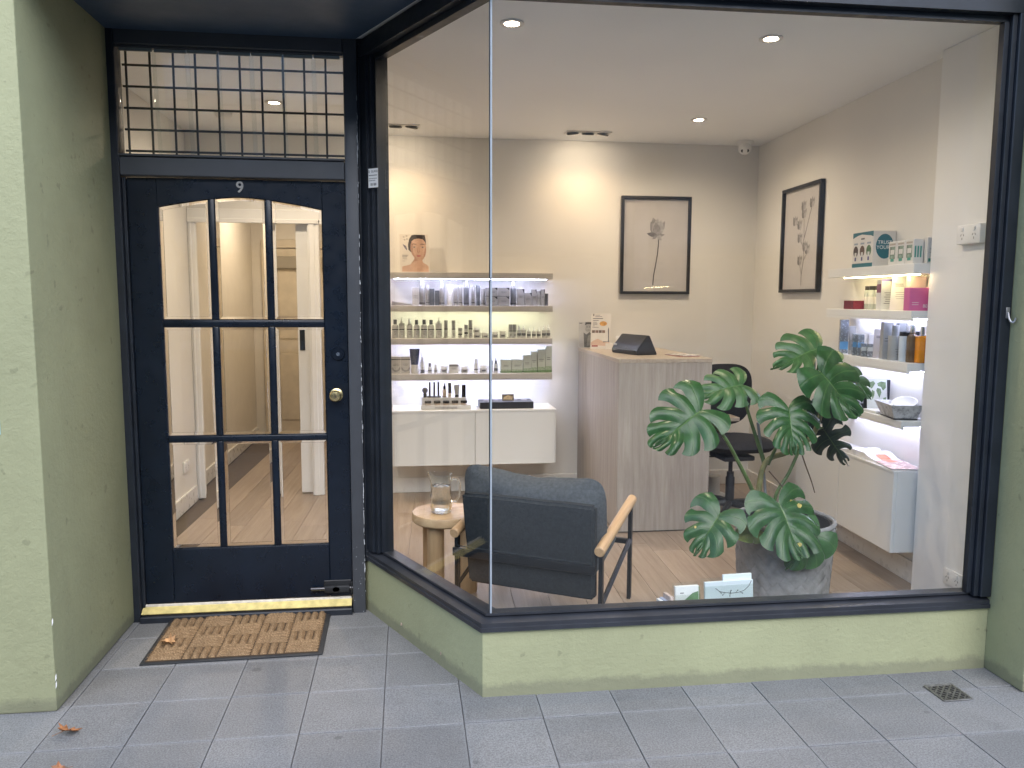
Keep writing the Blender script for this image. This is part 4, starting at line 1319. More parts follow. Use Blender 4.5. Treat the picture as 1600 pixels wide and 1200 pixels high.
# ------------------------------------------------------------------ reception desk and what stands on it
ASH = wood('grey_ash', (.285, .25, .215), (.44, .40, .355), 'Z', 1.0, .45, streak=22, bump=.1)
ASHT = wood('grey_ash_top', (.34, .28, .22), (.50, .43, .35), 'Y', 1.0, .4, streak=22, bump=.1)
dk = thing('reception_desk', 'tall grey wood reception desk standing against the back wall', 'desk', (0, 0, 0))
DX0, DX1, DY0, DY1, DZ = 1.258, 1.852, 4.690, 5.885, 1.157
MB().box(DX0, DX1, DY0, DY0 + .025, ZF + .008, DZ - .0255, .001).build('front_panel', ASH, dk)
MB().box(DX0, DX0 + .025, DY0 + .0255, DY1, ZF + .008, DZ - .0255, .001).build('side_panel', ASH, dk)
MB().box(DX0 - .002, DX1 + .002, DY0 - .002, DY1, DZ - .025, DZ, .0015).build('counter_top', ASHT, dk)
MB().box(DX1 - .02, DX1, DY0 + .0255, DY0 + .35, ZF + .008, DZ - .0255, .001).build('side_panel', ASH, dk)
MB().box(DX0 + .03, DX1 + .35, DY0 + .36, DY1, .70, .725, .001).build('work_top', ASHT, dk)
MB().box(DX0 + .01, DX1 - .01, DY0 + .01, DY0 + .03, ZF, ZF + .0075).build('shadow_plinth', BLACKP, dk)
# card with a grey photograph
c1 = thing('photo_card', 'small grey photo card of a bare shouldered woman at the far end of the desk', 'card', (1.292, 5.80, DZ + .0006), rad(3), rot=(rad(-8), 0, rad(3)))
MB().box(-.047, .055, -.001, .001, 0, .195).build('card', M('photo_grey', (.52, .51, .50), .45), c1)
def flat(par, poly, mat, d, name='print'):
    MB().sheet([(x, -.0012 - d, z) for x, z in poly]).build(name, mat, par, smooth=0)
PG = [M('photo_tone_%d' % i, (c, c, c * .99), .5, var=.2, vs=40) for i, c in enumerate((.06, .16, .28, .40))]
flat(c1, [(-.01, .005), (.052, .005), (.054, .10), (.035, .12), (.01, .10), (-.012, .115)], PG[1], .0002)
flat(c1, [(.01, .01), (.05, .02), (.045, .10), (.02, .09)], PG[2], .0004)
flat(c1, [(.0, .135), (.012, .188), (.045, .19), (.054, .15), (.04, .12), (.015, .12)], PG[3], .0004)
flat(c1, [(.0, .17), (.005, .193), (.052, .193), (.054, .165), (.042, .18), (.015, .178)], PG[0], .0006)
flat(c1, [(.012, .155), (.022, .155), (.022, .159), (.012, .159)], PG[0], .0006)
flat(c1, [(.032, .155), (.042, .155), (.042, .159), (.032, .159)], PG[0], .0006)
flat(c1, [(.022, .132), (.036, .132), (.036, .136), (.022, .136)], PG[1], .0006)
flat(c1, [(-.042, .182), (-.02, .182), (-.02, .188), (-.042, .188)], INKG, .0002)
c2 = thing('price_flyer', 'tall white flyer with an orange lamp picture standing on the desk', 'flyer', (1.375, 5.665, DZ + .0006), 0, rot=(rad(-9), 0, rad(-6)))
MB().prism([(-.075, 0), (.070, 0), (.082, .262), (-.064, .262)], -.001, .001).build('card', M('flyer_paper', (.72, .68, .62), .45), c2)
for k, (x, z, L, h_) in enumerate(((-.052, .243, .008, .016), (-.036, .248, .035, .003), (-.036, .238, .05, .003), (-.054, .222, .075, .005), (-.054, .208, .042, .004), (-.054, .196, .028, .003), (-.056, .187, .034, .003), (-.056, .178, .034, .003), (-.057, .168, .016, .003), (-.058, .158, .045, .003))):
    flat(c2, [(x, z), (x + L, z), (x + L, z + h_), (x, z + h_)], INKG, .0002, 'print_line')
flat(c2, [(.0 + .028 * math.cos(a * PI / 6) + .022, .187 + .018 * math.sin(a * PI / 6)) for a in range(12)], M('orange_print', (.62, .33, .09), .5, var=.3, vs=50), .0002)
flat(c2, [(.056, .05), (.063, .05), (.064, .15), (.060, .16), (.056, .14)], INKG, .0003)
flat(c2, [(.02, .055), (.066, .055), (.066, .060), (.02, .048)], INKG, .0004)
for k in range(4):
    flat(c2, [(-.062 + k * .025, .118), (-.040 + k * .025, .118), (-.040 + k * .025, .138), (-.062 + k * .025, .138)], M('photo_strip_%d' % (k % 2), ((.16, .12, .10), (.23, .15, .12))[k % 2], .5, var=.4, vs=80), .0002)
flat(c2, [(-.072, .045), (-.05, .062), (-.02, .075), (.01, .06), (.03, .05), (.066, .048), (.066, .02), (-.072, .028)], M('skin_print', (.66, .47, .36), .5), .0002)
flat(c2, [(-.065, .016), (-.02, .016), (-.02, .026), (-.065, .026)], M('red_print', (.32, .05, .05), .5), .0004)
bcd = thing('business_card_holder', 'small pale business card holder before the white flyer', 'card holder', (1.43, 5.615, DZ + .0006), rad(-6))
MB().box(-.030, .030, -.003, .003, 0, .044, .001, rot=Matrix.Rotation(rad(-10), 4, 'X')).build('card', M('cream_card', (.68, .63, .56), .5), bcd)
MB().box(-.032, .032, -.012, .02, 0, .006, .001).build('foot', M('cream_card', (.68, .63, .56), .5), bcd)
# black wedge shaped terminal
tr_ = thing('desk_terminal', 'black wedge shaped printer terminal on the reception desk', 'terminal', (1.485, 5.16, DZ + .0006), rad(-74))
mb = MB().prism([(-.075, 0), (-.080, .022), (-.068, .048), (.0, .128), (.016, .128), (.075, .006), (.075, 0)], -.165, .165, 'YZ')
bmesh.ops.bevel(mb.bm, geom=[e for e in mb.bm.edges if e.calc_face_angle(0) > .2], offset=.004, segments=2, affect='EDGES')
mb.build('housing', M('matt_black', (.020, .021, .024), .38, bump=.1, bs=500), tr_)
MB().box(-.11, .14, -.086, -.070, .020, .030, .002).build('paper_slot', BLACKP, tr_)
PALE = M('pale_print', (.5, .5, .5), .5)
for k in range(4):
    MB().box(-.155 + k * .010, -.147 + k * .010, -.072, -.0635, .052, .062, 0, rot=Matrix.Rotation(rad(-40), 4, 'X')).build('maker_mark', PALE, tr_)
lfd = thing('desk_leaflets', 'fanned glossy leaflets lying on the right of the desk', 'leaflets', (1.74, 4.93, DZ + .0006), .2)
for k in range(3):
    MB().box(-.07, .07, -.10, .10, .0022 * k, .0022 * k + .0018).build('leaflet', M('leaflet_%d' % k, ((.35, .12, .1), (.5, .42, .38), (.55, .52, .5))[k], .25, var=.5, vs=20), lfd, (.012 * k, .008 * k, 0), (0, 0, .12 * k))

# ------------------------------------------------------------------ office chair
FABK = M('black_fabric', (.010, .011, .016), .9, var=.25, vs=50, bump=.3, bs=700)
oc = thing('office_chair', 'black swivel office chair beside the reception desk', 'chair', (2.135, 5.02, ZF), rad(4))
def slab(w_, d_, h_, nx=14, ny=14, ex=3.2, crown=0.0, sag=0.0):
    """rounded cushion: superellipse plan, pillow section"""
    mb = MB()
    top, bot = [], []
    for i in range(nx + 1):
        a, b = [], []
        for j in range(ny + 1):
            u, v = i / nx * 2 - 1, j / ny * 2 - 1
            # square to rounded square
            m = (abs(u) ** ex + abs(v) ** ex) ** (1 / ex) if (u or v) else 1
            k = max(abs(u), abs(v)) / m if m else 1
            x, y = u * k * w_ / 2, v * k * d_ / 2
            e = max(0, 1 - max(abs(u), abs(v)) ** 6) ** .5
            a.append(mb.bm.verts.new((x, y, h_ / 2 * e + crown * e * (1 - u * u) * (1 - v * v))))
            b.append(mb.bm.verts.new((x, y, -h_ / 2 * e)))
        top.append(a)
        bot.append(b)
    for i in range(nx):
        for j in range(ny):
            mb.bm.faces.new((top[i][j], top[i + 1][j], top[i + 1][j + 1], top[i][j + 1]))
            mb.bm.faces.new((bot[i][j], bot[i][j + 1], bot[i + 1][j + 1], bot[i + 1][j]))
    bmesh.ops.remove_doubles(mb.bm, verts=mb.bm.verts, dist=1e-5)
    return mb
slab(.47, .46, .085, crown=.012).build('seat', FABK, oc, (0.02, -.03, .500), smooth=60)
slab(.46, .44, .06, crown=.015).build('backrest', FABK, oc, (0.02, .215, .80), (rad(96), 0, 0), smooth=60)
MB().box(-.025, .025, .235, .262, .40, .75, .006, 2).build('back_support', BLACKP, oc)
MB().box(-.11, .11, -.13, .25, .395, .428, .01, 2).build('tilt_mechanism', BLACKP, oc)
MB().tube([(-.1, .0, .41), (-.24, .02, .405)], .006, 8).build('height_lever', BLACKP, oc)
MB().lathe([(0, .08), (.030, .08), (.030, .26), (.024, .27), (.024, .30), (.014, .30), (.014, .40), (0, .40)], 18).build('gas_column', BLACKP, oc)
for k in range(5):
    a = k * 2 * PI / 5 + .3
    lg = MB().tube([(0, 0, .085), (.14 * math.cos(a), .14 * math.sin(a), .078), (.28 * math.cos(a), .28 * math.sin(a), .058)], [.026, .020, .014], 8).build('base_leg', BLACKP, oc)
    MB().lathe([(0, -.011), (.022, -.011), (.026, -.006), (.026, .006), (.022, .011), (0, .011)], 16, axis='X').build('castor', BLACKP, lg, (.285 * math.cos(a), .285 * math.sin(a), .0265), (0, 0, a + .8))

# ------------------------------------------------------------------ armchair
FAB = M('slate_blue_fabric', (.026, .030, .034), .95, var=.2, vs=70, bump=.45, bs=600, spec=.2)
FAB2 = M('slate_cushion_fabric', (.066, .073, .080), .95, var=.22, vs=70, bump=.5, bs=600, spec=.2)
METAL = M('black_metal', (.014, .016, .020), .4, .4)
OAKR = wood('oak_round', (.40, .245, .125), (.58, .385, .215), 'Y', 1.2, .45, streak=30)
ac = thing('armchair', 'slate blue lounge armchair with round oak arms seen from behind', 'armchair', (.620, 3.585, ZF), rad(-30))
for s in (-1, 1):
    x = s * .345
    am = MB()
    am.lathe([(0, 0), (.020, 0), (.0235, .004), (.0235, .566), (.020, .57), (0, .57)], 20, axis='Y')
    am.build('arm_rod', OAKR, ac, (x, -.284, .392), (rad(10.2), 0, 0))
    MB().box(x - .009, x + .009, .235, .262, 0, .470, .002).build('leg', METAL, ac)
    MB().box(x - .009, x + .009, -.262, -.235, 0, .378, .002).build('leg', METAL, ac)
    MB().tube([(x, -.248, .14), (x, .248, .300)], .012, 4).build('side_rail', METAL, ac)
MB().box(-.336, .336, -.318, -.303, .300, .338, .002).build('rear_crossbar', METAL, ac)
MB().box(-.336, .336, .238, .258, .275, .300, .002).build('front_crossbar', METAL, ac)
# upholstered rear shell, slightly swelling cloth
mb = MB()
gx, gz = 18, 14
sh = [[], []]
for side in (0, 1):
    for i in range(gx + 1):
        row = []
        for j in range(gz + 1):
            u, v = i / gx * 2 - 1, j / gz
            z = .165 + v * .428
            y = -.285 - .05 * (v - .45) + side * .055 - (1 - 2 * side) * .012 * (1 - u ** 4) * (1 - (2 * v - 1) ** 4)
            if not side:
                y += .006 * math.exp(-((z - .333) / .02) ** 2) + noise.noise(Vector((u * 4, z * 11, 3))) * .0018
            x = .018 + u * (.312 - .012 * (1 - v))
            row.append(mb.bm.verts.new((x, y, z + noise.noise(Vector((u * 2.5, v, 7))) * .003)))
        sh[side].append(row)
for side in (0, 1):
    for i in range(gx):
        for j in range(gz):
            q = sh[side]
            mb.bm.faces.new((q[i][j], q[i + 1][j], q[i + 1][j + 1], q[i][j + 1]))
for i in range(gx):
    for j in (0, gz):
        mb.bm.faces.new((sh[0][i][j], sh[0][i + 1][j], sh[1][i + 1][j], sh[1][i][j]))
for j in range(gz):
    for i in (0, gx):
        mb.bm.faces.new((sh[0][i][j], sh[0][i][j + 1], sh[1][i][j + 1], sh[1][i][j]))
bmesh.ops.recalc_face_normals(mb.bm, faces=mb.bm.faces)
rim = [e for e in mb.bm.edges if len(e.link_faces) == 2 and e.calc_face_angle(0) > .9]
bmesh.ops.bevel(mb.bm, geom=rim, offset=.012, segments=3, affect='EDGES')
rs = mb.build('rear_shell', FAB, ac, smooth=50)
mb = MB()
mb.tube([(u * .32, -.302 - .012 * (1 - u ** 4) * .9, .345) for u in [k / 10 - 1 for k in range(21)]], .0025, 6)
mb.build('seam', FAB, rs)
slab(.60, .54, .13, 16, 16, 5, .02).build('seat_cushion', FAB2, ac, (0, .01, .285), (rad(11), 0, 0), smooth=60)
# back pillow with a slumped top edge
pm = slab(.69, .42, .185, 26, 20, 4.2, .02)
for v in pm.bm.verts:
    u = v.co.x / .33
    if v.co.y > 0:
        v.co.y += (.042 * abs(u) ** 3 - .032 * (1 - u * u) + (.022 if u < 0 else -.002) * abs(u)) * (v.co.y / .21)
    v.co.z += noise.noise(Vector((v.co.x * 9, v.co.y * 9, 2))) * .016 + noise.noise(Vector((v.co.x * 24, v.co.y * 16, 5))) * .009
    for sx in (-1, 1):                     # pulled in corners
        q = (Vector((v.co.x, v.co.y)) - Vector((sx * .31, .19))).length
        if q < .12:
            v.co.z *= .45 + .55 * q / .12
pm.build('back_cushion', FAB2, ac, (-.005, -.150, .485), (rad(98), 0, 0), smooth=60)

# ------------------------------------------------------------------ side table and water jug
OAKT = wood('oak_top', (.46, .30, .16), (.62, .44, .26), 'X', 1.0, .4, streak=16)
OAKL = wood('oak_leg', (.42, .27, .14), (.58, .40, .23), 'Z', 1.0, .4, streak=22)
stb = thing('side_table', 'round oak side table on three stout legs beside the armchair', 'side table', (.160, 3.905, ZF), rad(20))
MB().lathe([(0, .345), (.166, .345), (.172, .352), (.172, .384), (.168, .391), (0, .391)], 48).build('table_top', OAKT, stb, smooth=30)
for (x, y) in ((-.065, .085), (.095, -.075), (.0, -.10), ):
    pass
for (wx, wy) in ((.085, 3.985), (.105, 3.83), (.268, 3.815)):
    dx, dy = wx - .160, wy - 3.905
    a = -rad(20)
    MB().lathe([(0, 0), (.041, 0), (.043, .003), (.043, .3445), (0, .3445)], 24, (dx * math.cos(a) - dy * math.sin(a), dx * math.sin(a) + dy * math.cos(a), 0)).build('leg', OAKL, stb)
jg = thing('water_jug', 'clear glass jug of water standing on the oak side table', 'jug', (.135, 3.885, ZF + .3918), rad(0))
JG = solid_glass('jug_glass', (.97, .99, .98), 1.47)
WAT = solid_glass('water', (.97, .99, .99), 1.33)
mb = MB()
prof_o = [(.046, 0), (.050, .004), (.051, .03), (.052, .06), (.0535, .09), (.052, .10), (.0515, .15), (.0525, .185), (.054, .196)]
prof_i = [(.051, .196), (.0495, .185), (.0485, .15), (.049, .10), (.0485, .06), (.0475, .03), (.044, .014)]
seg = 40
rings = []
for (r, z) in prof_o + prof_i:
    rg = []
    for i in range(seg):
        a = 2 * PI * i / seg
        rr0 = r
        if (r, z) in prof_o and .02 < z < .095:
            rr0 += .0022 * abs(math.cos(a * 7))
        zz_ = z
        if z > .15:
            k = (z - .15) / .046
            d = math.cos(a - rad(165))
            lip = max(0, d - .80) / .20
            rr0 += .016 * lip * k
            zz_ += .010 * lip * k
        rg.append(mb.bm.verts.new((rr0 * math.cos(a), rr0 * math.sin(a), zz_)))
    rings.append(rg)
for a, b in zip(rings, rings[1:]):
    for i in range(seg):
        j = (i + 1) % seg
        mb.bm.faces.new((a[i], a[j], b[j], b[i]))
mb.bm.faces.new(rings[0])
mb.bm.faces.new(rings[-1])
mb.build('jug_body', JG, jg, smooth=50)
MB().tube([(.050, 0, .165), (.066, 0, .172), (.084, 0, .166), (.094, 0, .145), (.094, 0, .11), (.088, 0, .075), (.074, 0, .055), (.0525, 0, .055)], [.006, .0065, .0065, .0065, .006, .0055, .0055, .006], 10, flat=1.3).build('handle', JG, jg)
MB().lathe([(0, .0145), (.0435, .0145), (.047, .03), (.048, .06), (.0482, .10), (.048, .138), (.0, .138)], 32).build('water', WAT, jg)

# ------------------------------------------------------------------ brochure holders by the glass
ACR = thin_glass('acrylic', (.97, .985, .98), .05)
bh_ = thing('brochure_holder', 'clear holder with pale blue twig brochures leaning by the window', 'brochure holder', (1.348, 3.125, ZF), rad(2), rot=(rad(-6), 0, rad(3)))
PB = M('pale_blue_paper', (.60, .68, .72), .45, var=.03)
MB().box(-.115, .115, -.012, -.010, .0, .235, .0005).build('front_sheet', ACR, bh_)
MB().box(-.115, .115, .022, .024, .0, .262, .0005).build('back_sheet', ACR, bh_)
MB().box(-.115, .115, -.0098, .0218, 0, .003).build('base', ACR, bh_)
b1 = MB().box(-.110, .112, -.008, .006, .0035, .252, .0008).build('brochure', PB, bh_)
b2 = MB().box(-.02, .113, .007, .018, .0035, .276, .0008).build('brochure', M('pale_blue_paper_back', (.66, .73, .76), .45), bh_)
mb = MB()
tp = [(-.062, .224), (-.045, .210), (-.02, .203), (.01, .199), (.04, .200), (.07, .208), (.092, .226), (.104, .248)]
mb.tube([(x, -.0086, z) for x, z in tp], .0013, 5)
for (x, z, dx, dz) in ((-.045, .21, .008, -.008), (-.02, .203, -.01, -.01), (.005, .199, .004, .012), (.005, .199, -.002, -.012), (.03, .2, .01, .01), (.05, .202, .012, -.006)):
    mb.tube([(x, -.0086, z), (x + dx, -.0088, z + dz)], .0011, 4)
    mb.lathe([(0, -.003), (.0032, 0), (0, .003)], 6, (x + dx, -.0088, z + dz))
mb.build('twig_print', INKG, b1)
bg_ = thing('brochure_holder', 'small clear holder of green and white brochures by the window', 'brochure holder', (1.165, 3.13, ZF), 0, rot=(rad(-6), 0, rad(3)))
MB().box(-.058, .058, -.012, -.010, 0, .20, .0005).build('front_sheet', ACR, bg_)
MB().box(-.060, .060, .022, .024, 0, .245, .0005).build('back_sheet', ACR, bg_)
MB().box(-.058, .058, -.0098, .0218, 0, .003).build('base', ACR, bg_)
b3 = MB().box(-.056, .050, -.007, .010, .0035, .236, .0008).build('brochure', M('white_paper', (.70, .72, .71), .5), bg_)
MB().sheet([(-.054, -.0076, .155), (-.03, -.0076, .165), (.0, -.0076, .185), (.022, -.0076, .205), (.048, -.0076, .212), (.048, -.0076, .01), (-.054, -.0076, .01)]).build('green_print', M('sage_print', (.13, .24, .12), .5, var=.3, vs=30), b3, smooth=0)
MB().sheet([(-.035, -.0076, .205), (-.018, -.0076, .205), (-.018, -.0076, .209), (-.035, -.0076, .209)]).build('print_line', INKG, b3, smooth=0)
MB().box(.051, .056, -.008, .016, .0035, .232, .0005).build('brochure', M('olive_paper', (.25, .27, .16), .5), bg_)
for k, (x, h_, c) in enumerate(((1.075, .205, (.55, .46, .42)), (1.058, .185, (.30, .36, .50)), (1.045, .180, (.62, .66, .68)))):
    t = thing('booklet', ('cream booklet standing left of the green brochures', 'blue booklet standing between two paler booklets', 'leftmost pale booklet standing by the window')[k], 'booklet', (x, 3.135, ZF), rad(4), 'booklets by the window', rot=(rad(-6), 0, rad(4)))
    MB().box(-.007, .007, -.06, .02, 0, h_, .0008).build('pages', M('booklet_%d' % k, c, .5, var=.3, vs=20), t)

# ------------------------------------------------------------------ goods on the right wall
FX = RZ - PI / 2                       # faces away from the party wall
TEAL = M('teal_print', (.022, .145, .19), .45, var=.08)
WCART = M('white_carton', (.66, .65, .63), .45, var=.03)
GR1, GR2, GR3 = 'cartons on the top right shelf', 'goods on the second right shelf', 'bottles on the third right shelf'
zA, zB, zC, zD, zE = 1.7006, 1.4706, 1.2126, .9256, .6736
x_, y_ = RW(4.085) - .068, 4.085
db = thing('display_carton', 'large white and teal carton printed TRUST YOUR on the top right shelf', 'carton', (x_, y_, zA), FX, GR1)
MB().box(-.105, .105, -.062, .064, 0, .190, .001).build('box', WCART, db)
f = -.0625
arc_ = [(-.105, .190), (-.105, .160)] + [(-.105 + .21 * k / 8, .160 + .020 * math.sin(PI * k / 8)) for k in range(1, 8)] + [(.105, .160), (.105, .190)]
MB().sheet([(x, f, z) for x, z in arc_]).build('teal_print', TEAL, db, smooth=0)
MB().sheet([(-.105, f, 0), (.105, f, 0), (.105, f, .022), (-.105, f, .022)]).build('teal_print', TEAL, db, smooth=0)
for k, c in enumerate(((.06, .045, .045), (.11, .07, .055), (.08, .17, .09))):
    xx = -.07 + k * .067
    MB().sheet([(xx + .025 * math.cos(a * PI / 8), f - .0003, .088 + .030 * math.sin(a * PI / 8)) for a in range(16)]).build('oval_print', M('oval_%d' % k, c, .5, var=.4, vs=60), db, smooth=0)
    MB().sheet([(xx - .010, f - .0006, .048), (xx + .010, f - .0006, .048), (xx + .010, f - .0006, .082), (xx - .010, f - .0006, .082)]).build('pack_print', M('pack_pic', (.62, .63, .62), .5), db, smooth=0)
    MB().sheet([(xx - .008, f - .0008, .036), (xx + .008, f - .0008, .036), (xx + .008, f - .0008, .056), (xx - .008, f - .0008, .056)]).build('pack_print', M('pack_pic_blue', (.10, .11, .25), .5), db, smooth=0)
    MB().sheet([(xx - .02, f - .0003, .124), (xx + .02, f - .0003, .124), (xx + .02, f - .0003, .134), (xx - .02, f - .0003, .134)]).build('tab_print', M('tab_pic', (.3, .36, .42), .5), db, smooth=0)
lines(db, .10, .150, 1, .01, f - .0004, th=.008, frac=.6)
ex = .1054                              # the end towards the street
MB().sheet([(ex, .003 + .050 * math.cos(a * PI / 12), .108 + .066 * math.sin(a * PI / 12)) for a in range(24)]).build('teal_disc', TEAL, db, smooth=0)
WINK = M('white_ink', (.75, .77, .77), .5)
obj('print', text_mesh('TRUST', .027, WINK), db, (ex + .0004, .003, .128), (PI / 2, 0, PI / 2))
obj('print', text_mesh('YOUR', .027, WINK), db, (ex + .0004, -.006, .102), (PI / 2, 0, PI / 2))
for k, y in enumerate((3.785, 3.712, 3.639)):
    t = carton('%s of three small green and white cartons on the top right shelf' % ('far', 'middle', 'near')[k], RW(y) - .110, y, zA, .070, .118, WCART, .05, GR1, FX, nl=0)
    for (z0, z1, x0, x1, m_) in ((.030, .092, -.024, .024, M('carton_photo', (.20, .27, .22), .5, var=.6, vs=50)), (.016, .050, -.015, .015, M('teal_green', (.06, .30, .24), .5)), (.052, .076, -.017, .017, WCART), (.098, .108, -.026, .026, M('print_taupe', (.42, .38, .33), .5))):
        MB().sheet([(x0, -.0256 - z0 * .01, z0), (x1, -.0256 - z0 * .01, z0), (x1, -.0256 - z0 * .01, z1), (x0, -.0256 - z0 * .01, z1)]).build('print', m_, t, smooth=0)
    for q in range(3):
        MB().sheet([(.0354, -.02 + q * .014, .03), (.0354, -.012 + q * .014, .03), (.0354, -.012 + q * .014, .085), (.0354, -.02 + q * .014, .085)]).build('print', M('teal_green', (.06, .30, .24), .5), t, smooth=0)
t = carton('white carton with blue text at the street end of the top right shelf', RW(3.605) - .042, 3.60, zA, .072, .125, WCART, .04, GR1, rad(-2), nl=5)
MB().sheet([(-.03, -.0208, .008), (-.012, -.0208, .008), (-.012, -.0208, .024), (-.03, -.0208, .024)]).build('print', M('teal_green', (.06, .30, .24), .5), t, smooth=0)
# second shelf
carton('small crimson box on the second right shelf', RW(4.19) - .10, 4.19, zB, .105, .048, M('crimson_box', (.16, .012, .03), .35), .08, GR2, FX, nl=0, cat='box', name='gift_box')
for k, (y, o) in enumerate(((4.135, .055), (4.075, .065), (4.015, .06))):
    t = thing('spice_jar', 'clear jar with dark lid, %s from the far end of the second right shelf' % ORD[k], 'jar', (RW(y) - o, y, zB), 0, GR2)
    MB().lathe([(0, 0), (.020, 0), (.022, .004), (.022, .098), (.017, .106), (0, .106)], 18).build('jar_body', M('glassy_grey', (.42, .44, .40), .12), t)
    MB().lathe([(0, .1062), (.019, .1062), (.019, .128), (0, .128)], 18).build('lid', M('bronze_lid', (.08, .07, .06), .3, .7), t)
    MB().lathe([(.0222, .03), (.0227, .03), (.0227, .07), (.0222, .07)], 18).build('label', M('jar_label', (.62, .60, .55), .5), t)
t = carton('white carton with violet text on the second right shelf', RW(3.915) - .082, 3.915, zB, .075, .160, WCART, .055, GR2, rad(-8), nl=6, band=(.94, 1.0, M('violet_ink', (.20, .17, .42), .5)))
MB().sheet([(-.0379, .025, .09), (-.0379, -.025, .09), (-.0379, -.025, .135), (-.0379, .025, .135)]).build('print', M('plum_print', (.25, .09, .16), .5), t, smooth=0)
t = thing('leaflet_stand', 'slanted grey leaflet stand on the second right shelf', 'leaflet', (RW(3.765) - .085, 3.765, zB), 0, GR2, rot=(rad(-14), 0, rad(-10)))
MB().prism([(-.060, 0), (.030, 0), (.060, .185), (-.030, .185)], -.001, .001).build('card', M('leaflet_grey', (.55, .55, .53), .5), t)
lines(t, .06, .135, 2, .010, -.0014, th=.004)
lines(t, .10, .092, 4, .011, -.0014, th=.002)
t = carton('tall cream carton behind the pink carton on the second right shelf', RW(3.67) - .048, 3.70, zB, .085, .170, M('cream_carton', (.66, .60, .50), .5), .035, GR2, rad(-3), nl=4)
t = carton('bright pink carton printed 80 on the second right shelf', RW(3.615) - .094, 3.615, zB, .110, .112, M('pink_carton', (.62, .13, .33), .4, var=.04), .05, GR2, rad(-3), nl=0)
obj('print', text_mesh('80', .024, WINK), t, (.026, -.0256, .022), FACE)
lines(t, .05, .038, 2, .010, -.0256, WINK, .002).location = (-.025, 0, 0)
# third shelf
STEELB = M('steel_blue_pack', (.30, .33, .36), .25, .5, var=.2, vs=40)
BLUEB = M('blue_band', (.10, .27, .48), .35)
GREYP = M('grey_pack', (.32, .335, .34), .4)
carton('tall silver and blue carton at the far end of the third right shelf', RW(4.32) - .09, 4.32, zC, .045, .195, STEELB, .04, GR3, rad(-20), band=(.12, .35, BLUEB), nl=2)
squeeze('grey squeeze tube near the far end of the third right shelf', RW(4.225) - .09, 4.225, zC, .048, .16, M('grey_tube', (.22, .22, .215), .35), GREYP, .15, GR3)
for k, (y, o) in enumerate(((4.15, .11), (4.105, .105))):
    carton('%s of two glossy silver cartons with blue band on the third right shelf' % ('farther', 'nearer')[k], RW(y) - o, y, zC, .033, .120, STEELB, .033, GR3, rad(-20), band=(.38, .62, BLUEB), nl=0)
carton('plain white carton behind the silver cartons on the third right shelf', RW(4.07) - .055, 4.075, zC, .04, .122, WCART, .04, GR3, rad(-20), nl=0)
for k, (y, o) in enumerate(((4.045, .115), (4.00, .105))):
    carton('%s of two short silver cartons on the third right shelf' % ('farther', 'nearer')[k], RW(y) - o, y, zC, .034, .072, STEELB, .033, GR3, rad(-20), band=(.45, .75, M('pale_band', (.55, .58, .58), .4)), nl=0)
t = thing('leaflet_stand', 'taupe leaflet standing on the third right shelf', 'leaflet', (RW(3.935) - .09, 3.935, zC), 0, GR3, rot=(rad(-8), 0, rad(-12)))
MB().prism([(-.034, 0), (.030, 0), (.036, .155), (-.024, .155)], -.001, .001).build('card', M('leaflet_taupe', (.44, .40, .37), .5), t)
lines(t, .04, .115, 2, .008, -.0014, th=.004)
carton('tall grey carton between taupe leaflet and pump bottle', RW(3.865) - .095, 3.865, zC, .050, .195, GREYP, .045, GR3, rad(-14), nl=2)
carton('dark grey carton behind the pump bottle', RW(3.82) - .035, 3.83, zC, .042, .192, M('mid_grey_pack', (.22, .23, .235), .4), .035, GR3, rad(-8), nl=0)
bottle('broad grey pump bottle on the third right shelf', RW(3.785) - .095, 3.785, zC, .066, .180, GREYP, M('grey_cap', (.25, .265, .265), .4), .30, .42, GR3, 'tall')
carton('black box behind the pale blue bottle', RW(3.735) - .030, 3.745, zC, .070, .150, BLKG, .04, GR3, rad(-4), nl=0)
bottle('pale blue bottle with black cap on the third right shelf', RW(3.70) - .092, 3.70, zC, .056, .150, M('pale_blue_bottle', (.52, .60, .68), .35), BLKG, .14, .8, GR3, 'tall')
bottle('brown bottle with chrome cap on the third right shelf', RW(3.645) - .090, 3.642, zC, .054, .185, M('brown_liquid', (.13, .085, .045), .12), CHROME, .20, .45, GR3, 'round')
t = carton('amber bottle body', 0, 0, 0, .05, .10, WCART) if False else None
ob = thing('bottle', 'square amber orange bottle with chrome cap at the street end of the third right shelf', 'bottle', (RW(3.60) - .066, 3.593, zC), rad(-6), GR3)
MB().box(-.030, .030, -.022, .022, 0, .135, .008, 3).build('body', M('amber_liquid', (.70, .26, .015), .1, var=.06, vs=30), ob)
MB().lathe([(0, .1352), (.011, .1352), (.011, .143), (.013, .144), (.013, .178), (.0115, .180), (0, .180)], 18).build('cap', CHROME, ob)
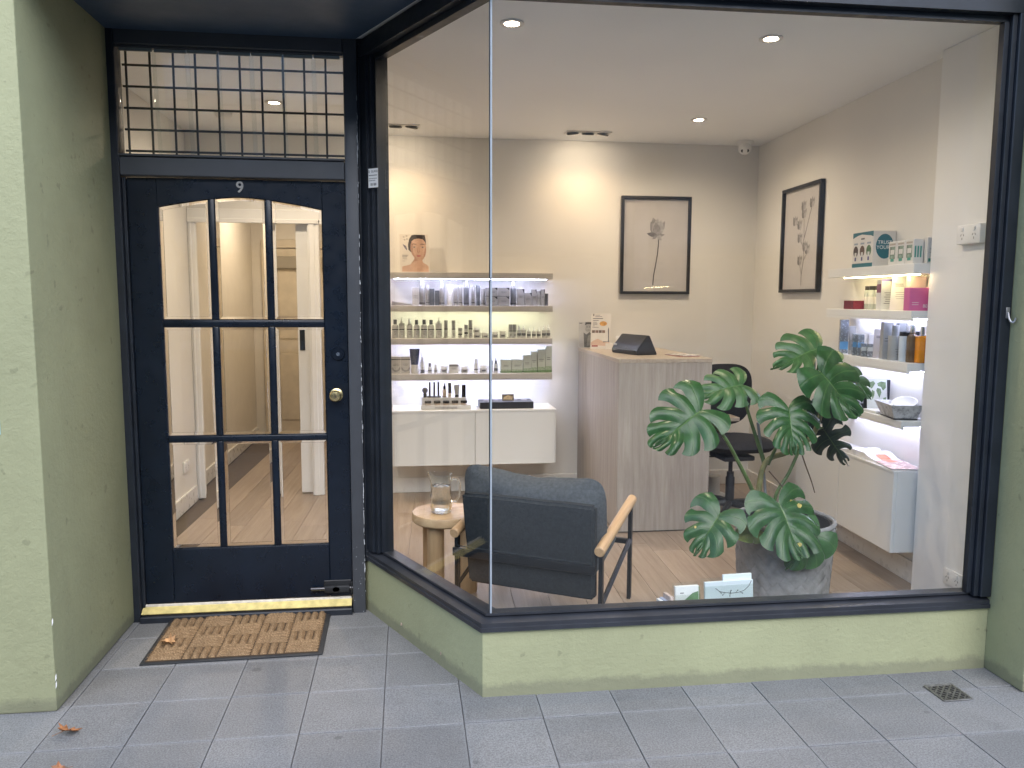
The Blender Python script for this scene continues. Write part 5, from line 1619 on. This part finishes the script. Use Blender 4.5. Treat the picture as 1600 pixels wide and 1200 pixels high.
# lowest shelf
mp_ = thing('map_card', 'white card printed with a green world map on the lowest right shelf', 'card', (RW(3.94) - .085, 3.93, zD), 0, rot=(rad(-10), 0, rad(-10)))
MB().box(-.055, .052, -.001, .001, 0, .172).build('card', M('map_paper', (.50, .52, .47), .5), mp_)
MAPG = M('map_green', (.11, .17, .075), .5, var=.4, vs=60)
for poly in ([(-.045, .155), (-.02, .162), (-.01, .15), (-.022, .13), (-.03, .12), (-.042, .135)], [(-.028, .115), (-.014, .105), (-.016, .085), (-.026, .06), (-.032, .09)], [(.0, .15), (.02, .16), (.046, .155), (.046, .125), (.03, .11), (.02, .13), (.004, .135)], [(.0, .125), (.018, .12), (.022, .10), (.01, .07), (.002, .09), (-.006, .11)], [(.03, .07), (.045, .075), (.046, .055), (.032, .055)]):
    MB().sheet([(x, -.0016, z) for x, z in poly]).build('map_print', MAPG, mp_, smooth=0)
dfo = thing('black_folder', 'black folder standing behind the green map card', 'folder', (RW(3.97) - .045, 3.98, zD), rad(-12))
MB().box(-.085, .085, -.008, .008, 0, .165, .002).build('cover', M('black_card', (.018, .019, .024), .45), dfo)
kit = thing('black_case', 'flat black case lying in front of the map card', 'case', (RW(4.08) - .085, 4.085, zD), FX)
MB().box(-.09, .09, -.06, .06, 0, .035, .004, 2).build('case_body', M('black_card', (.018, .019, .024), .45), kit)
nt_ = thing('white_notepad', 'small white notepad beside the marbled tray', 'notepad', (RW(3.875) - .118, 3.885, zD), FX + .1)
MB().box(-.055, .055, -.04, .04, 0, .014, .001).build('pages', M('white_paper', (.70, .72, .71), .5), nt_)
def marble():
    m, nt, out = _new('marble_paper')
    v = coords(nt)
    n1 = nz(nt, v, 28, 7, .7)
    c = ramp(nt, n1, [(.40, (.28, .28, .29)), (.5, (.52, .53, .54)), (.6, (.60, .61, .62))])
    bsdf(nt, out, c, .35)
    return m
MARB = marble()
ty = thing('marbled_tray', 'grey marbled tray with sloping sides on the lowest right shelf', 'tray', (RW(3.71) - .106, 3.70, zD + .006), FX - .18)
mb = MB()
bo_, to_, h_ = [(-.085, -.055), (.085, -.055), (.085, .055), (-.085, .055)], [(-.118, -.082), (.118, -.082), (.118, .075), (-.118, .075)], .070
vb = [mb.bm.verts.new((x, y, 0)) for x, y in bo_]
vt = [mb.bm.verts.new((x, y, h_)) for x, y in to_]
vi = [mb.bm.verts.new((x * .975, y * .97, h_)) for x, y in to_]
vj = [mb.bm.verts.new((x * .965, y * .955, .003)) for x, y in bo_]
for i in range(4):
    j = (i + 1) % 4
    mb.bm.faces.new((vb[i], vb[j], vt[j], vt[i]))
    mb.bm.faces.new((vt[i], vt[j], vi[j], vi[i]))
    mb.bm.faces.new((vi[i], vi[j], vj[j], vj[i]))
mb.bm.faces.new(vb)
mb.bm.faces.new(vj)
mb.build('tray_body', MARB, ty)
MB().box(-.088, .088, -.058, .058, -.005, -.0004).build('base_edge', BLACKP, ty)
bw_ = thing('white_bowl', 'white ceramic bowl lying in the marbled tray', 'bowl', (RW(3.66) - .10, 3.655, zD + .05), 0, rot=(rad(14), rad(-16), 0))
MB().lathe([(0, 0), (.025, 0), (.045, .012), (.057, .032), (.060, .040), (.056, .040), (.052, .032), (.040, .016), (.022, .006), (0, .005)], 28).build('bowl_body', M('white_ceramic', (.80, .80, .80), .15), bw_)
rl = thing('white_roll', 'small white paper roll in the marbled tray', 'roll', (RW(3.78) - .095, 3.775, zD + .040), .5)
MB().lathe([(0, -.03), (.018, -.03), (.020, -.028), (.020, .028), (.018, .03), (0, .03)], 18, axis='X').build('roll_body', WHITEP, rl)
# open book and magazine on the cabinet
bk = thing('open_book', 'open picture book with orange photos lying on the right cabinet', 'book', (RW(3.98) - .098, 3.96, zE), FX + .05)
PAGE = M('book_page', (.74, .74, .74), .3)
mb = MB()
prof = []
nseg = 14
for k in range(nseg + 1):
    x = -.23 + .46 * k / nseg
    u = abs(x) / .23
    prof.append((x, .006 + .030 * (math.exp(-((u - .22) / .25) ** 2)) * (1 if u > .01 else 0) * min(1, u / .12)))
mb.prism([(x, z) for x, z in prof] + [(.23, .0008), (-.23, .0008)], -.078, .078)
pg = mb.build('pages', PAGE, bk, smooth=40)
OR = M('orange_photo', (.62, .22, .12), .35, var=.35, vs=40)
for (x0, x1, y0, y1) in ((.09, .15, -.03, .03), (.155, .21, -.03, .03)):
    zz0 = lambda x: .0068 + .030 * math.exp(-((abs(x) / .23 - .22) / .25) ** 2)
    MB().sheet([(x0, y0, zz0(x0)), (x1, y0, zz0(x1) + .001), (x1, y1, zz0(x1) + .001), (x0, y1, zz0(x0))]).build('photo', OR, pg, smooth=0)
mg = thing('magazine', 'closed glossy magazine with a pale pink cover on the right cabinet', 'magazine', (RW(3.69) - .100, 3.70, zE), FX - .12)
MB().box(-.11, .11, -.075, .075, 0, .006, .001).build('pages', M('magazine_edge', (.45, .44, .45), .4), mg)
MB().box(-.11, .11, -.075, .075, .0062, .0072).build('cover', M('pink_cover', (.62, .46, .45), .25, var=.25, vs=14), mg)

# ------------------------------------------------------------------ monstera in a woven felt basket
FELT = M('grey_felt', (.24, .245, .252), .95, var=.2, vs=26, bump=.5, bs=500)
PX, PY = 1.800, 3.560
pt = thing('felt_basket', 'grey woven felt basket holding the monstera', 'basket', (PX, PY, ZF))
RB, RT, HP = .205, .228, .395
MB().lathe([(0, .001), (RB - .012, .001), (RT - .012, HP - .005), (RT - .02, HP - .005), (RB - .03, .02), (0, .02)], 48).build('liner', M('dark_felt', (.025, .026, .028), .95), pt)
ncol, nrow = 13, 6
mesh_cache = {}
def strap(a0, z0, up, seed):
    """one diamond of the felt weave: a rhombus wrapped on the basket wall, pillowed"""
    mb = MB()
    n = 5
    da, dz = 2 * PI / ncol / 2, HP / nrow
    gridv = []
    for i in range(n + 1):
        row = []
        for j in range(n + 1):
            u, v = (i / n * 2 - 1) * .87, (j / n * 2 - 1) * .87
            # rotate the square to a diamond; long along one diagonal so the over-strap reads
            a = a0 + (u + v) * .5 * da
            z = z0 + (u - v) * .5 * dz
            z = min(max(z, .002), HP - .012)
            r = RB + (RT - RB) * z / HP
            e = (u if up else v)
            lift = -.004 + .014 * (1 - e * e) ** .5 if abs(e) < 1 else .0015
            r += lift + .0008 * noise.noise(Vector((a * 20, z * 60, seed)))
            row.append(mb.bm.verts.new((r * math.cos(a), r * math.sin(a), z)))
        gridv.append(row)
    for i in range(n):
        for j in range(n):
            mb.bm.faces.new((gridv[i][j], gridv[i + 1][j], gridv[i + 1][j + 1], gridv[i][j + 1]))
    return mb
for r in range(0, 2 * nrow + 1):
    for c in range(ncol):
        a = (c + (.5 if r % 2 else 0)) * 2 * PI / ncol
        if math.sin(a) > .45:              # the far side of the basket is out of sight
            continue
        z = r * HP / nrow / 2
        if z < .01 or z > HP - .02:
            continue
        strap(a, z, r % 2 == 0, r * 31 + c).build('felt_strap', FELT, pt, smooth=60, norm=False)
mb = MB()
rimp = [(RT * math.cos(k * 2 * PI / 40), RT * math.sin(k * 2 * PI / 40), HP) for k in range(41)]
mb.tube(rimp, .0115, 8, cap=False)
mb.build('rim_roll', FELT, pt, smooth=60)
soil = MB().lathe([(0, HP - .06), (RT - .03, HP - .065), (RT - .03, HP - .08), (0, HP - .08)], 32).build('soil', M('potting_soil', (.045, .032, .022), .95, var=.5, vs=60, bump=.8, bs=120, bdist=.01), pt)

def leaf_mat(name, c, spec=.32, rough=.24):
    m, nt, out = _new(name)
    uv = N(nt, 'ShaderNodeUVMap')
    sx = N(nt, 'ShaderNodeSeparateXYZ')
    nt.links.new(uv.outputs[0], sx.inputs[0])
    v = coords(nt)
    base = ramp(nt, nz(nt, v, 22, 5), [(.3, [q * .75 for q in c]), (.7, [q * 1.25 for q in c])])
    # pale midrib (u near 0) and lateral veins (v fraction near the middle of each lobe)
    rib_ = ramp(nt, sx.outputs[0], [(.0, 1), (.035, .0)])
    vein = ramp(nt, mth(nt, 'ABSOLUTE', mth(nt, 'SUBTRACT', sx.outputs[1], .5)), [(.0, 1), (.045, 0)])
    fac = mth(nt, 'MAXIMUM', rib_, mth(nt, 'MULTIPLY', vein, .55))
    col = mixc(nt, mth(nt, 'MULTIPLY', fac, .38), base, (.16, .26, .08))
    edge = ramp(nt, mth(nt, 'ADD', sx.outputs[0], mth(nt, 'MULTIPLY', nz(nt, v, 35, 4), .1)), [(1.02, 0), (1.07, 1)])
    col = mixc(nt, mth(nt, 'MULTIPLY', edge, .3), col, (.20, .20, .05))
    p = bsdf(nt, out, col, rough, spec=spec, height=mth(nt, 'MULTIPLY', fac, -1.0), bstr=.35, bdist=.004)
    p.inputs['Subsurface Weight'].default_value = 0
    return m
LEAFM = [leaf_mat('monstera_leaf', (.020, .066, .018)), leaf_mat('monstera_leaf_mid', (.030, .085, .026), rough=.33), leaf_mat('monstera_leaf_dark', (.014, .034, .022), rough=.35), leaf_mat('monstera_leaf_yellowing', (.085, .115, .028), rough=.45)]

def monstera_leaf(L, W, seed, nl=6, cut=.42, gap=.30, fold=.12, droop=.25, curl=.1):
    """cordate blade split into finger lobes; midrib on +Y, face up +Z"""
    mb = MB()
    uvl = mb.bm.loops.layers.uv.new('UVMap')
    rn = random.Random(seed)
    NU, NV = 11, 6
    for s in (-1, 1):
        ks = [0]
        for i in range(nl):
            ks.append(ks[-1] + rn.uniform(.8, 1.2))
        ks = [k / ks[-1] for k in ks]
        cuts = [0] + [min(.85, cut * 1.15) * rn.uniform(.75, 1.3) for _ in range(nl - 1)] + [0]
        gaps = [0] + [gap * .8 * rn.uniform(.6, 1.4) for _ in range(nl - 1)] + [0]
        close = [False] + [rn.random() < .42 for _ in range(nl - 1)] + [False]
        def g(i, u):
            if i == 0 or i == nl:
                return 0
            if u <= cuts[i]:
                return 0
            t = (u - cuts[i]) / (1 - cuts[i])
            q = gaps[i] * math.sin(min(1, t * 1.35) * PI / 2)
            if close[i]:
                q *= max(0, math.sin(PI * min(1, t * 1.02)))
            return q
        for i in range(nl):
            wk = ks[i + 1] - ks[i]
            gridv = []
            lob = rn.uniform(.92, 1.04)
            for a in range(NU + 1):
                u = a / NU
                k0 = ks[i] + g(i, u) * wk * .5
                k1 = ks[i + 1] - g(i + 1, u) * wk * .5
                row = []
                for b in range(NV + 1):
                    fv = b / NV
                    k = k0 + (k1 - k0) * fv
                    my = k ** 1.15 * L * .97
                    th = rad(158 - 148 * k ** .72)
                    ell = W * .5 * (1.02 + .20 * math.sin(PI * k ** .8) - .78 * max(0, k - .35) ** 1.5 / .65 ** 1.5) * lob
                    ell *= 1 - .10 * (2 * fv - 1) ** 2 * u       # rounded lobe ends
                    t2 = th - rad(26) * u
                    x = s * ell * u * math.sin(t2)
                    y = my + ell * u * math.cos(t2)
                    rr0 = abs(x) / (W * .5)
                    z = fold * abs(x) - droop * (rr0 ** 2) * W * .32 - curl * max(0, y / L) ** 2 * L + .010 * math.sin(PI * fv) * min(1, u * 2) * (L / .25)
                    z += noise.noise(Vector((x * 9, y * 9, seed))) * .010
                    row.append((mb.bm.verts.new((x, y, z)), (u, fv)))
                gridv.append(row)
            for a in range(NU):
                for b in range(NV):
                    q = (gridv[a][b], gridv[a + 1][b], gridv[a + 1][b + 1], gridv[a][b + 1])
                    if s < 0:
                        q = q[::-1]
                    try:
                        fc = mb.bm.faces.new([p[0] for p in q])
                    except ValueError:
                        continue
                    for lp, p in zip(fc.loops, q):
                        lp[uvl].uv = p[1]
    bmesh.ops.remove_doubles(mb.bm, verts=mb.bm.verts, dist=2e-5)
    return mb

mon = thing('monstera_plant', 'large monstera plant with split leaves growing in the felt basket', 'plant', (0, 0, 0))
def place_leaf(base, tip, nrm, W, mat, seed, **kw):
    b, t = Vector(base), Vector(tip)
    y = (t - b)
    L = y.length
    y.normalize()
    n = Vector(nrm)
    z = (n - y * n.dot(y)).normalized()
    x = y.cross(z)
    m = Matrix((x, y, z)).transposed().to_4x4()
    m.translation = b
    mb = monstera_leaf(L, W * .94, seed, **kw)
    o = mb.build('leaf', LEAFM[mat], mon, smooth=70, norm=False)
    o.matrix_local = m
    return o
LV = {
 'A': ((1.337, 3.50, 1.007), (1.105, 3.42, .872), (-.1, -.85, .55), .33, 0, dict(nl=6)),
 'B': ((1.586, 3.62, 1.111), (1.362, 3.55, 1.095), (-.05, -.75, .65), .23, 1, dict(nl=6, gap=.34)),
 'C': ((1.968, 3.60, 1.291), (1.705, 3.50, 1.235), (.05, -.62, .8), .26, 1, dict(nl=6, gap=.42, cut=.36)),
 'D': ((1.885, 3.45, 1.19), (2.045, 3.40, 1.005), (.05, -.85, .5), .31, 0, dict(nl=5, gap=.18, cut=.55)),
 'E': ((1.741, 3.45, 1.02), (1.722, 3.34, .855), (0, -.70, .75), .275, 0, dict(nl=7, gap=.34)),
 'F': ((1.997, 3.60, .897), (2.145, 3.58, .685), (-.5, -.75, .2), .19, 2, dict(nl=5, gap=.55, cut=.2, fold=-.5)),
 'G': ((1.386, 3.36, .55), (1.255, 3.28, .415), (-.15, -.7, .7), .25, 0, dict(nl=5, gap=.34)),
 'H': ((1.658, 3.34, .592), (1.706, 3.22, .406), (0, -.66, .78), .33, 0, dict(nl=6, gap=.24, cut=.5)),
 'I': ((1.577, 3.36, .462), (1.430, 3.32, .448), (-.1, -.75, .65), .105, 3, dict(nl=3, gap=.02, cut=.9)),
 'J': ((1.838, 3.30, .459), (1.689, 3.25, .318), (.1, -.85, .45), .19, 1, dict(nl=4, gap=.05, cut=.85)),
 'K': ((2.017, 3.64, 1.0), (1.945, 3.62, .92), (.1, -.8, .5), .12, 2, dict(nl=4, gap=.2)),
 'M': ((2.085, 3.50, 1.16), (2.165, 3.48, 1.055), (.3, -.8, .45), .13, 1, dict(nl=4, gap=.2)),
}
BLEM = M('leaf_blemish', (.42, .33, .09), .6, var=.4, vs=80)
for i, (k, (b, t, n, W, m_, kw)) in enumerate(LV.items()):
    lo_ = place_leaf(b, t, n, W, m_, 11 + i * 3, droop=(.25, .4, .15)[i % 3], curl=(.10, .28, .18, .02)[i % 4], **kw)
    if k in 'HG':
        for (fx, fy, r_) in (((-.30, .12, .012), (-.22, -.02, .007), (-.05, .86, .011)) if k == 'H' else ((.25, .5, .006),)):
            best = min(lo_.data.vertices, key=lambda v: (v.co.x - fx * W) ** 2 + (v.co.y - fy * .235) ** 2)
            nv = best.normal if best.normal.z > 0 else -best.normal
            mb = MB()
            rn_ = random.Random(int(r_ * 1e4))
            ring = [best.co + nv * .0018 + Vector((r_ * math.cos(a * PI / 6) * rn_.uniform(.7, 1.2), r_ * math.sin(a * PI / 6) * rn_.uniform(.7, 1.2), 0)) for a in range(12)]
            mb.sheet([tuple(p - nv * nv.dot(p - best.co) + nv * .0018) for p in ring])
            mb.build('blemish', BLEM, lo_, smooth=0)
STEM = M('monstera_stem', (.075, .125, .035), .42, var=.25, vs=25)
STEMB = M('monstera_trunk', (.16, .155, .06), .6, var=.5, vs=18, bump=.3, bs=90)
ROOT = M('aerial_root', (.07, .045, .03), .8)
def curve_pts(pts, n=5):
    P = [Vector(p) for p in pts]
    P = [P[0] * 2 - P[1]] + P + [P[-1] * 2 - P[-2]]
    out = []
    for i in range(1, len(P) - 2):
        for k in range(n):
            t = k / n
            a, b, c, d = P[i - 1], P[i], P[i + 1], P[i + 2]
            out.append(.5 * ((2 * b) + (c - a) * t + (2 * a - 5 * b + 4 * c - d) * t * t + (3 * b - a - 3 * c + d) * t ** 3))
    out.append(P[-2])
    return out
def stem(pts, r0, r1, mat=STEM, name='stem'):
    q = curve_pts(pts)
    MB().tube(q, [r0 + (r1 - r0) * i / (len(q) - 1) for i in range(len(q))], 8).build(name, mat, mon, smooth=60)
stem([(1.337, 3.5, 1.007), (1.432, 3.47, .895), (1.531, 3.5, .747), (1.627, 3.53, .581), (1.685, 3.55, .40)], .0065, .012)
stem([(1.586, 3.62, 1.111), (1.607, 3.6, .992), (1.649, 3.58, .853), (1.687, 3.56, .73)], .0055, .012)
stem([(1.741, 3.45, 1.02), (1.724, 3.47, .911), (1.72, 3.52, .816), (1.698, 3.55, .73)], .0055, .009)
stem([(1.684, 3.56, .38), (1.656, 3.55, .585), (1.688, 3.55, .742), (1.794, 3.55, .787), (1.864, 3.55, .826), (1.927, 3.56, .867), (1.962, 3.57, .944), (1.975, 3.58, .989)], .015, .011, STEMB, 'trunk')
stem([(1.968, 3.6, 1.291), (1.97, 3.62, 1.19), (1.922, 3.6, 1.082), (1.892, 3.58, .991), (1.905, 3.57, .891), (1.921, 3.56, .861)], .0055, .009)
stem([(1.885, 3.45, 1.19), (1.928, 3.52, 1.076), (1.967, 3.57, .97)], .0055, .009)
stem([(1.859, 3.55, .807), (1.805, 3.55, .682), (1.739, 3.54, .575), (1.727, 3.55, .40)], .008, .0095)
stem([(1.997, 3.6, .897), (1.956, 3.58, .888), (1.93, 3.565, .87)], .005, .007)
stem([(1.386, 3.36, .55), (1.49, 3.42, .512), (1.623, 3.5, .40)], .005, .007)
stem([(1.658, 3.34, .592), (1.70, 3.45, .56), (1.723, 3.5, .508), (1.728, 3.55, .39)], .006, .008)
stem([(1.577, 3.36, .462), (1.638, 3.45, .445), (1.689, 3.5, .38)], .0035, .004)
stem([(1.838, 3.30, .459), (1.85, 3.40, .50), (1.845, 3.47, .48), (1.812, 3.52, .39)], .005, .006)
stem([(2.017, 3.64, 1.0), (1.99, 3.61, .97), (1.965, 3.575, .95)], .004, .006)
stem([(2.085, 3.5, 1.16), (2.03, 3.54, 1.06), (1.968, 3.575, .96)], .004, .006)
stem([(1.859, 3.55, .807), (1.878, 3.53, .732), (1.909, 3.52, .648), (1.923, 3.51, .594)], .004, .0025, ROOT, 'aerial_root')
stem([(1.70, 3.54, .70), (1.76, 3.5, .62), (1.80, 3.5, .55), (1.79, 3.52, .45)], .003, .0025, ROOT, 'aerial_root')
sk = thing('plant_stake', 'thin grey stake pushed into the basket behind the stems', 'stake', (1.743, 3.6, .34))
MB().tube([(0, 0, 0), (-.047, 0, .391), (-.081, 0, .588)], .0075, 8).build('rod', M('grey_rod', (.20, .21, .22), .4), sk)
for (x, z, r) in ((1.630, .525, .014), (1.62, .548, .008), (1.695, .42, .011)):
    pass
# power board and cables on the floor behind the chair
pbd = thing('cable_box', 'white round based cable reel on the floor behind the desk', 'cable box', (2.22, 5.55, ZF))
MB().lathe([(0, 0), (.10, 0), (.10, .014), (.06, .02), (.055, .15), (0, .15)], 24).build('reel_body', WHITEP, pbd)
cbl = thing('power_cable', 'black power cable trailing on the floor behind the desk', 'cable', (0, 0, 0))
MB().tube(curve_pts([(1.95, 5.75, .30), (1.97, 5.72, .10), (2.02, 5.66, .066), (2.10, 5.70, .066), (2.17, 5.6, .08), (2.22, 5.5, .10)]), .004, 6).build('cord', BLACKP, cbl)
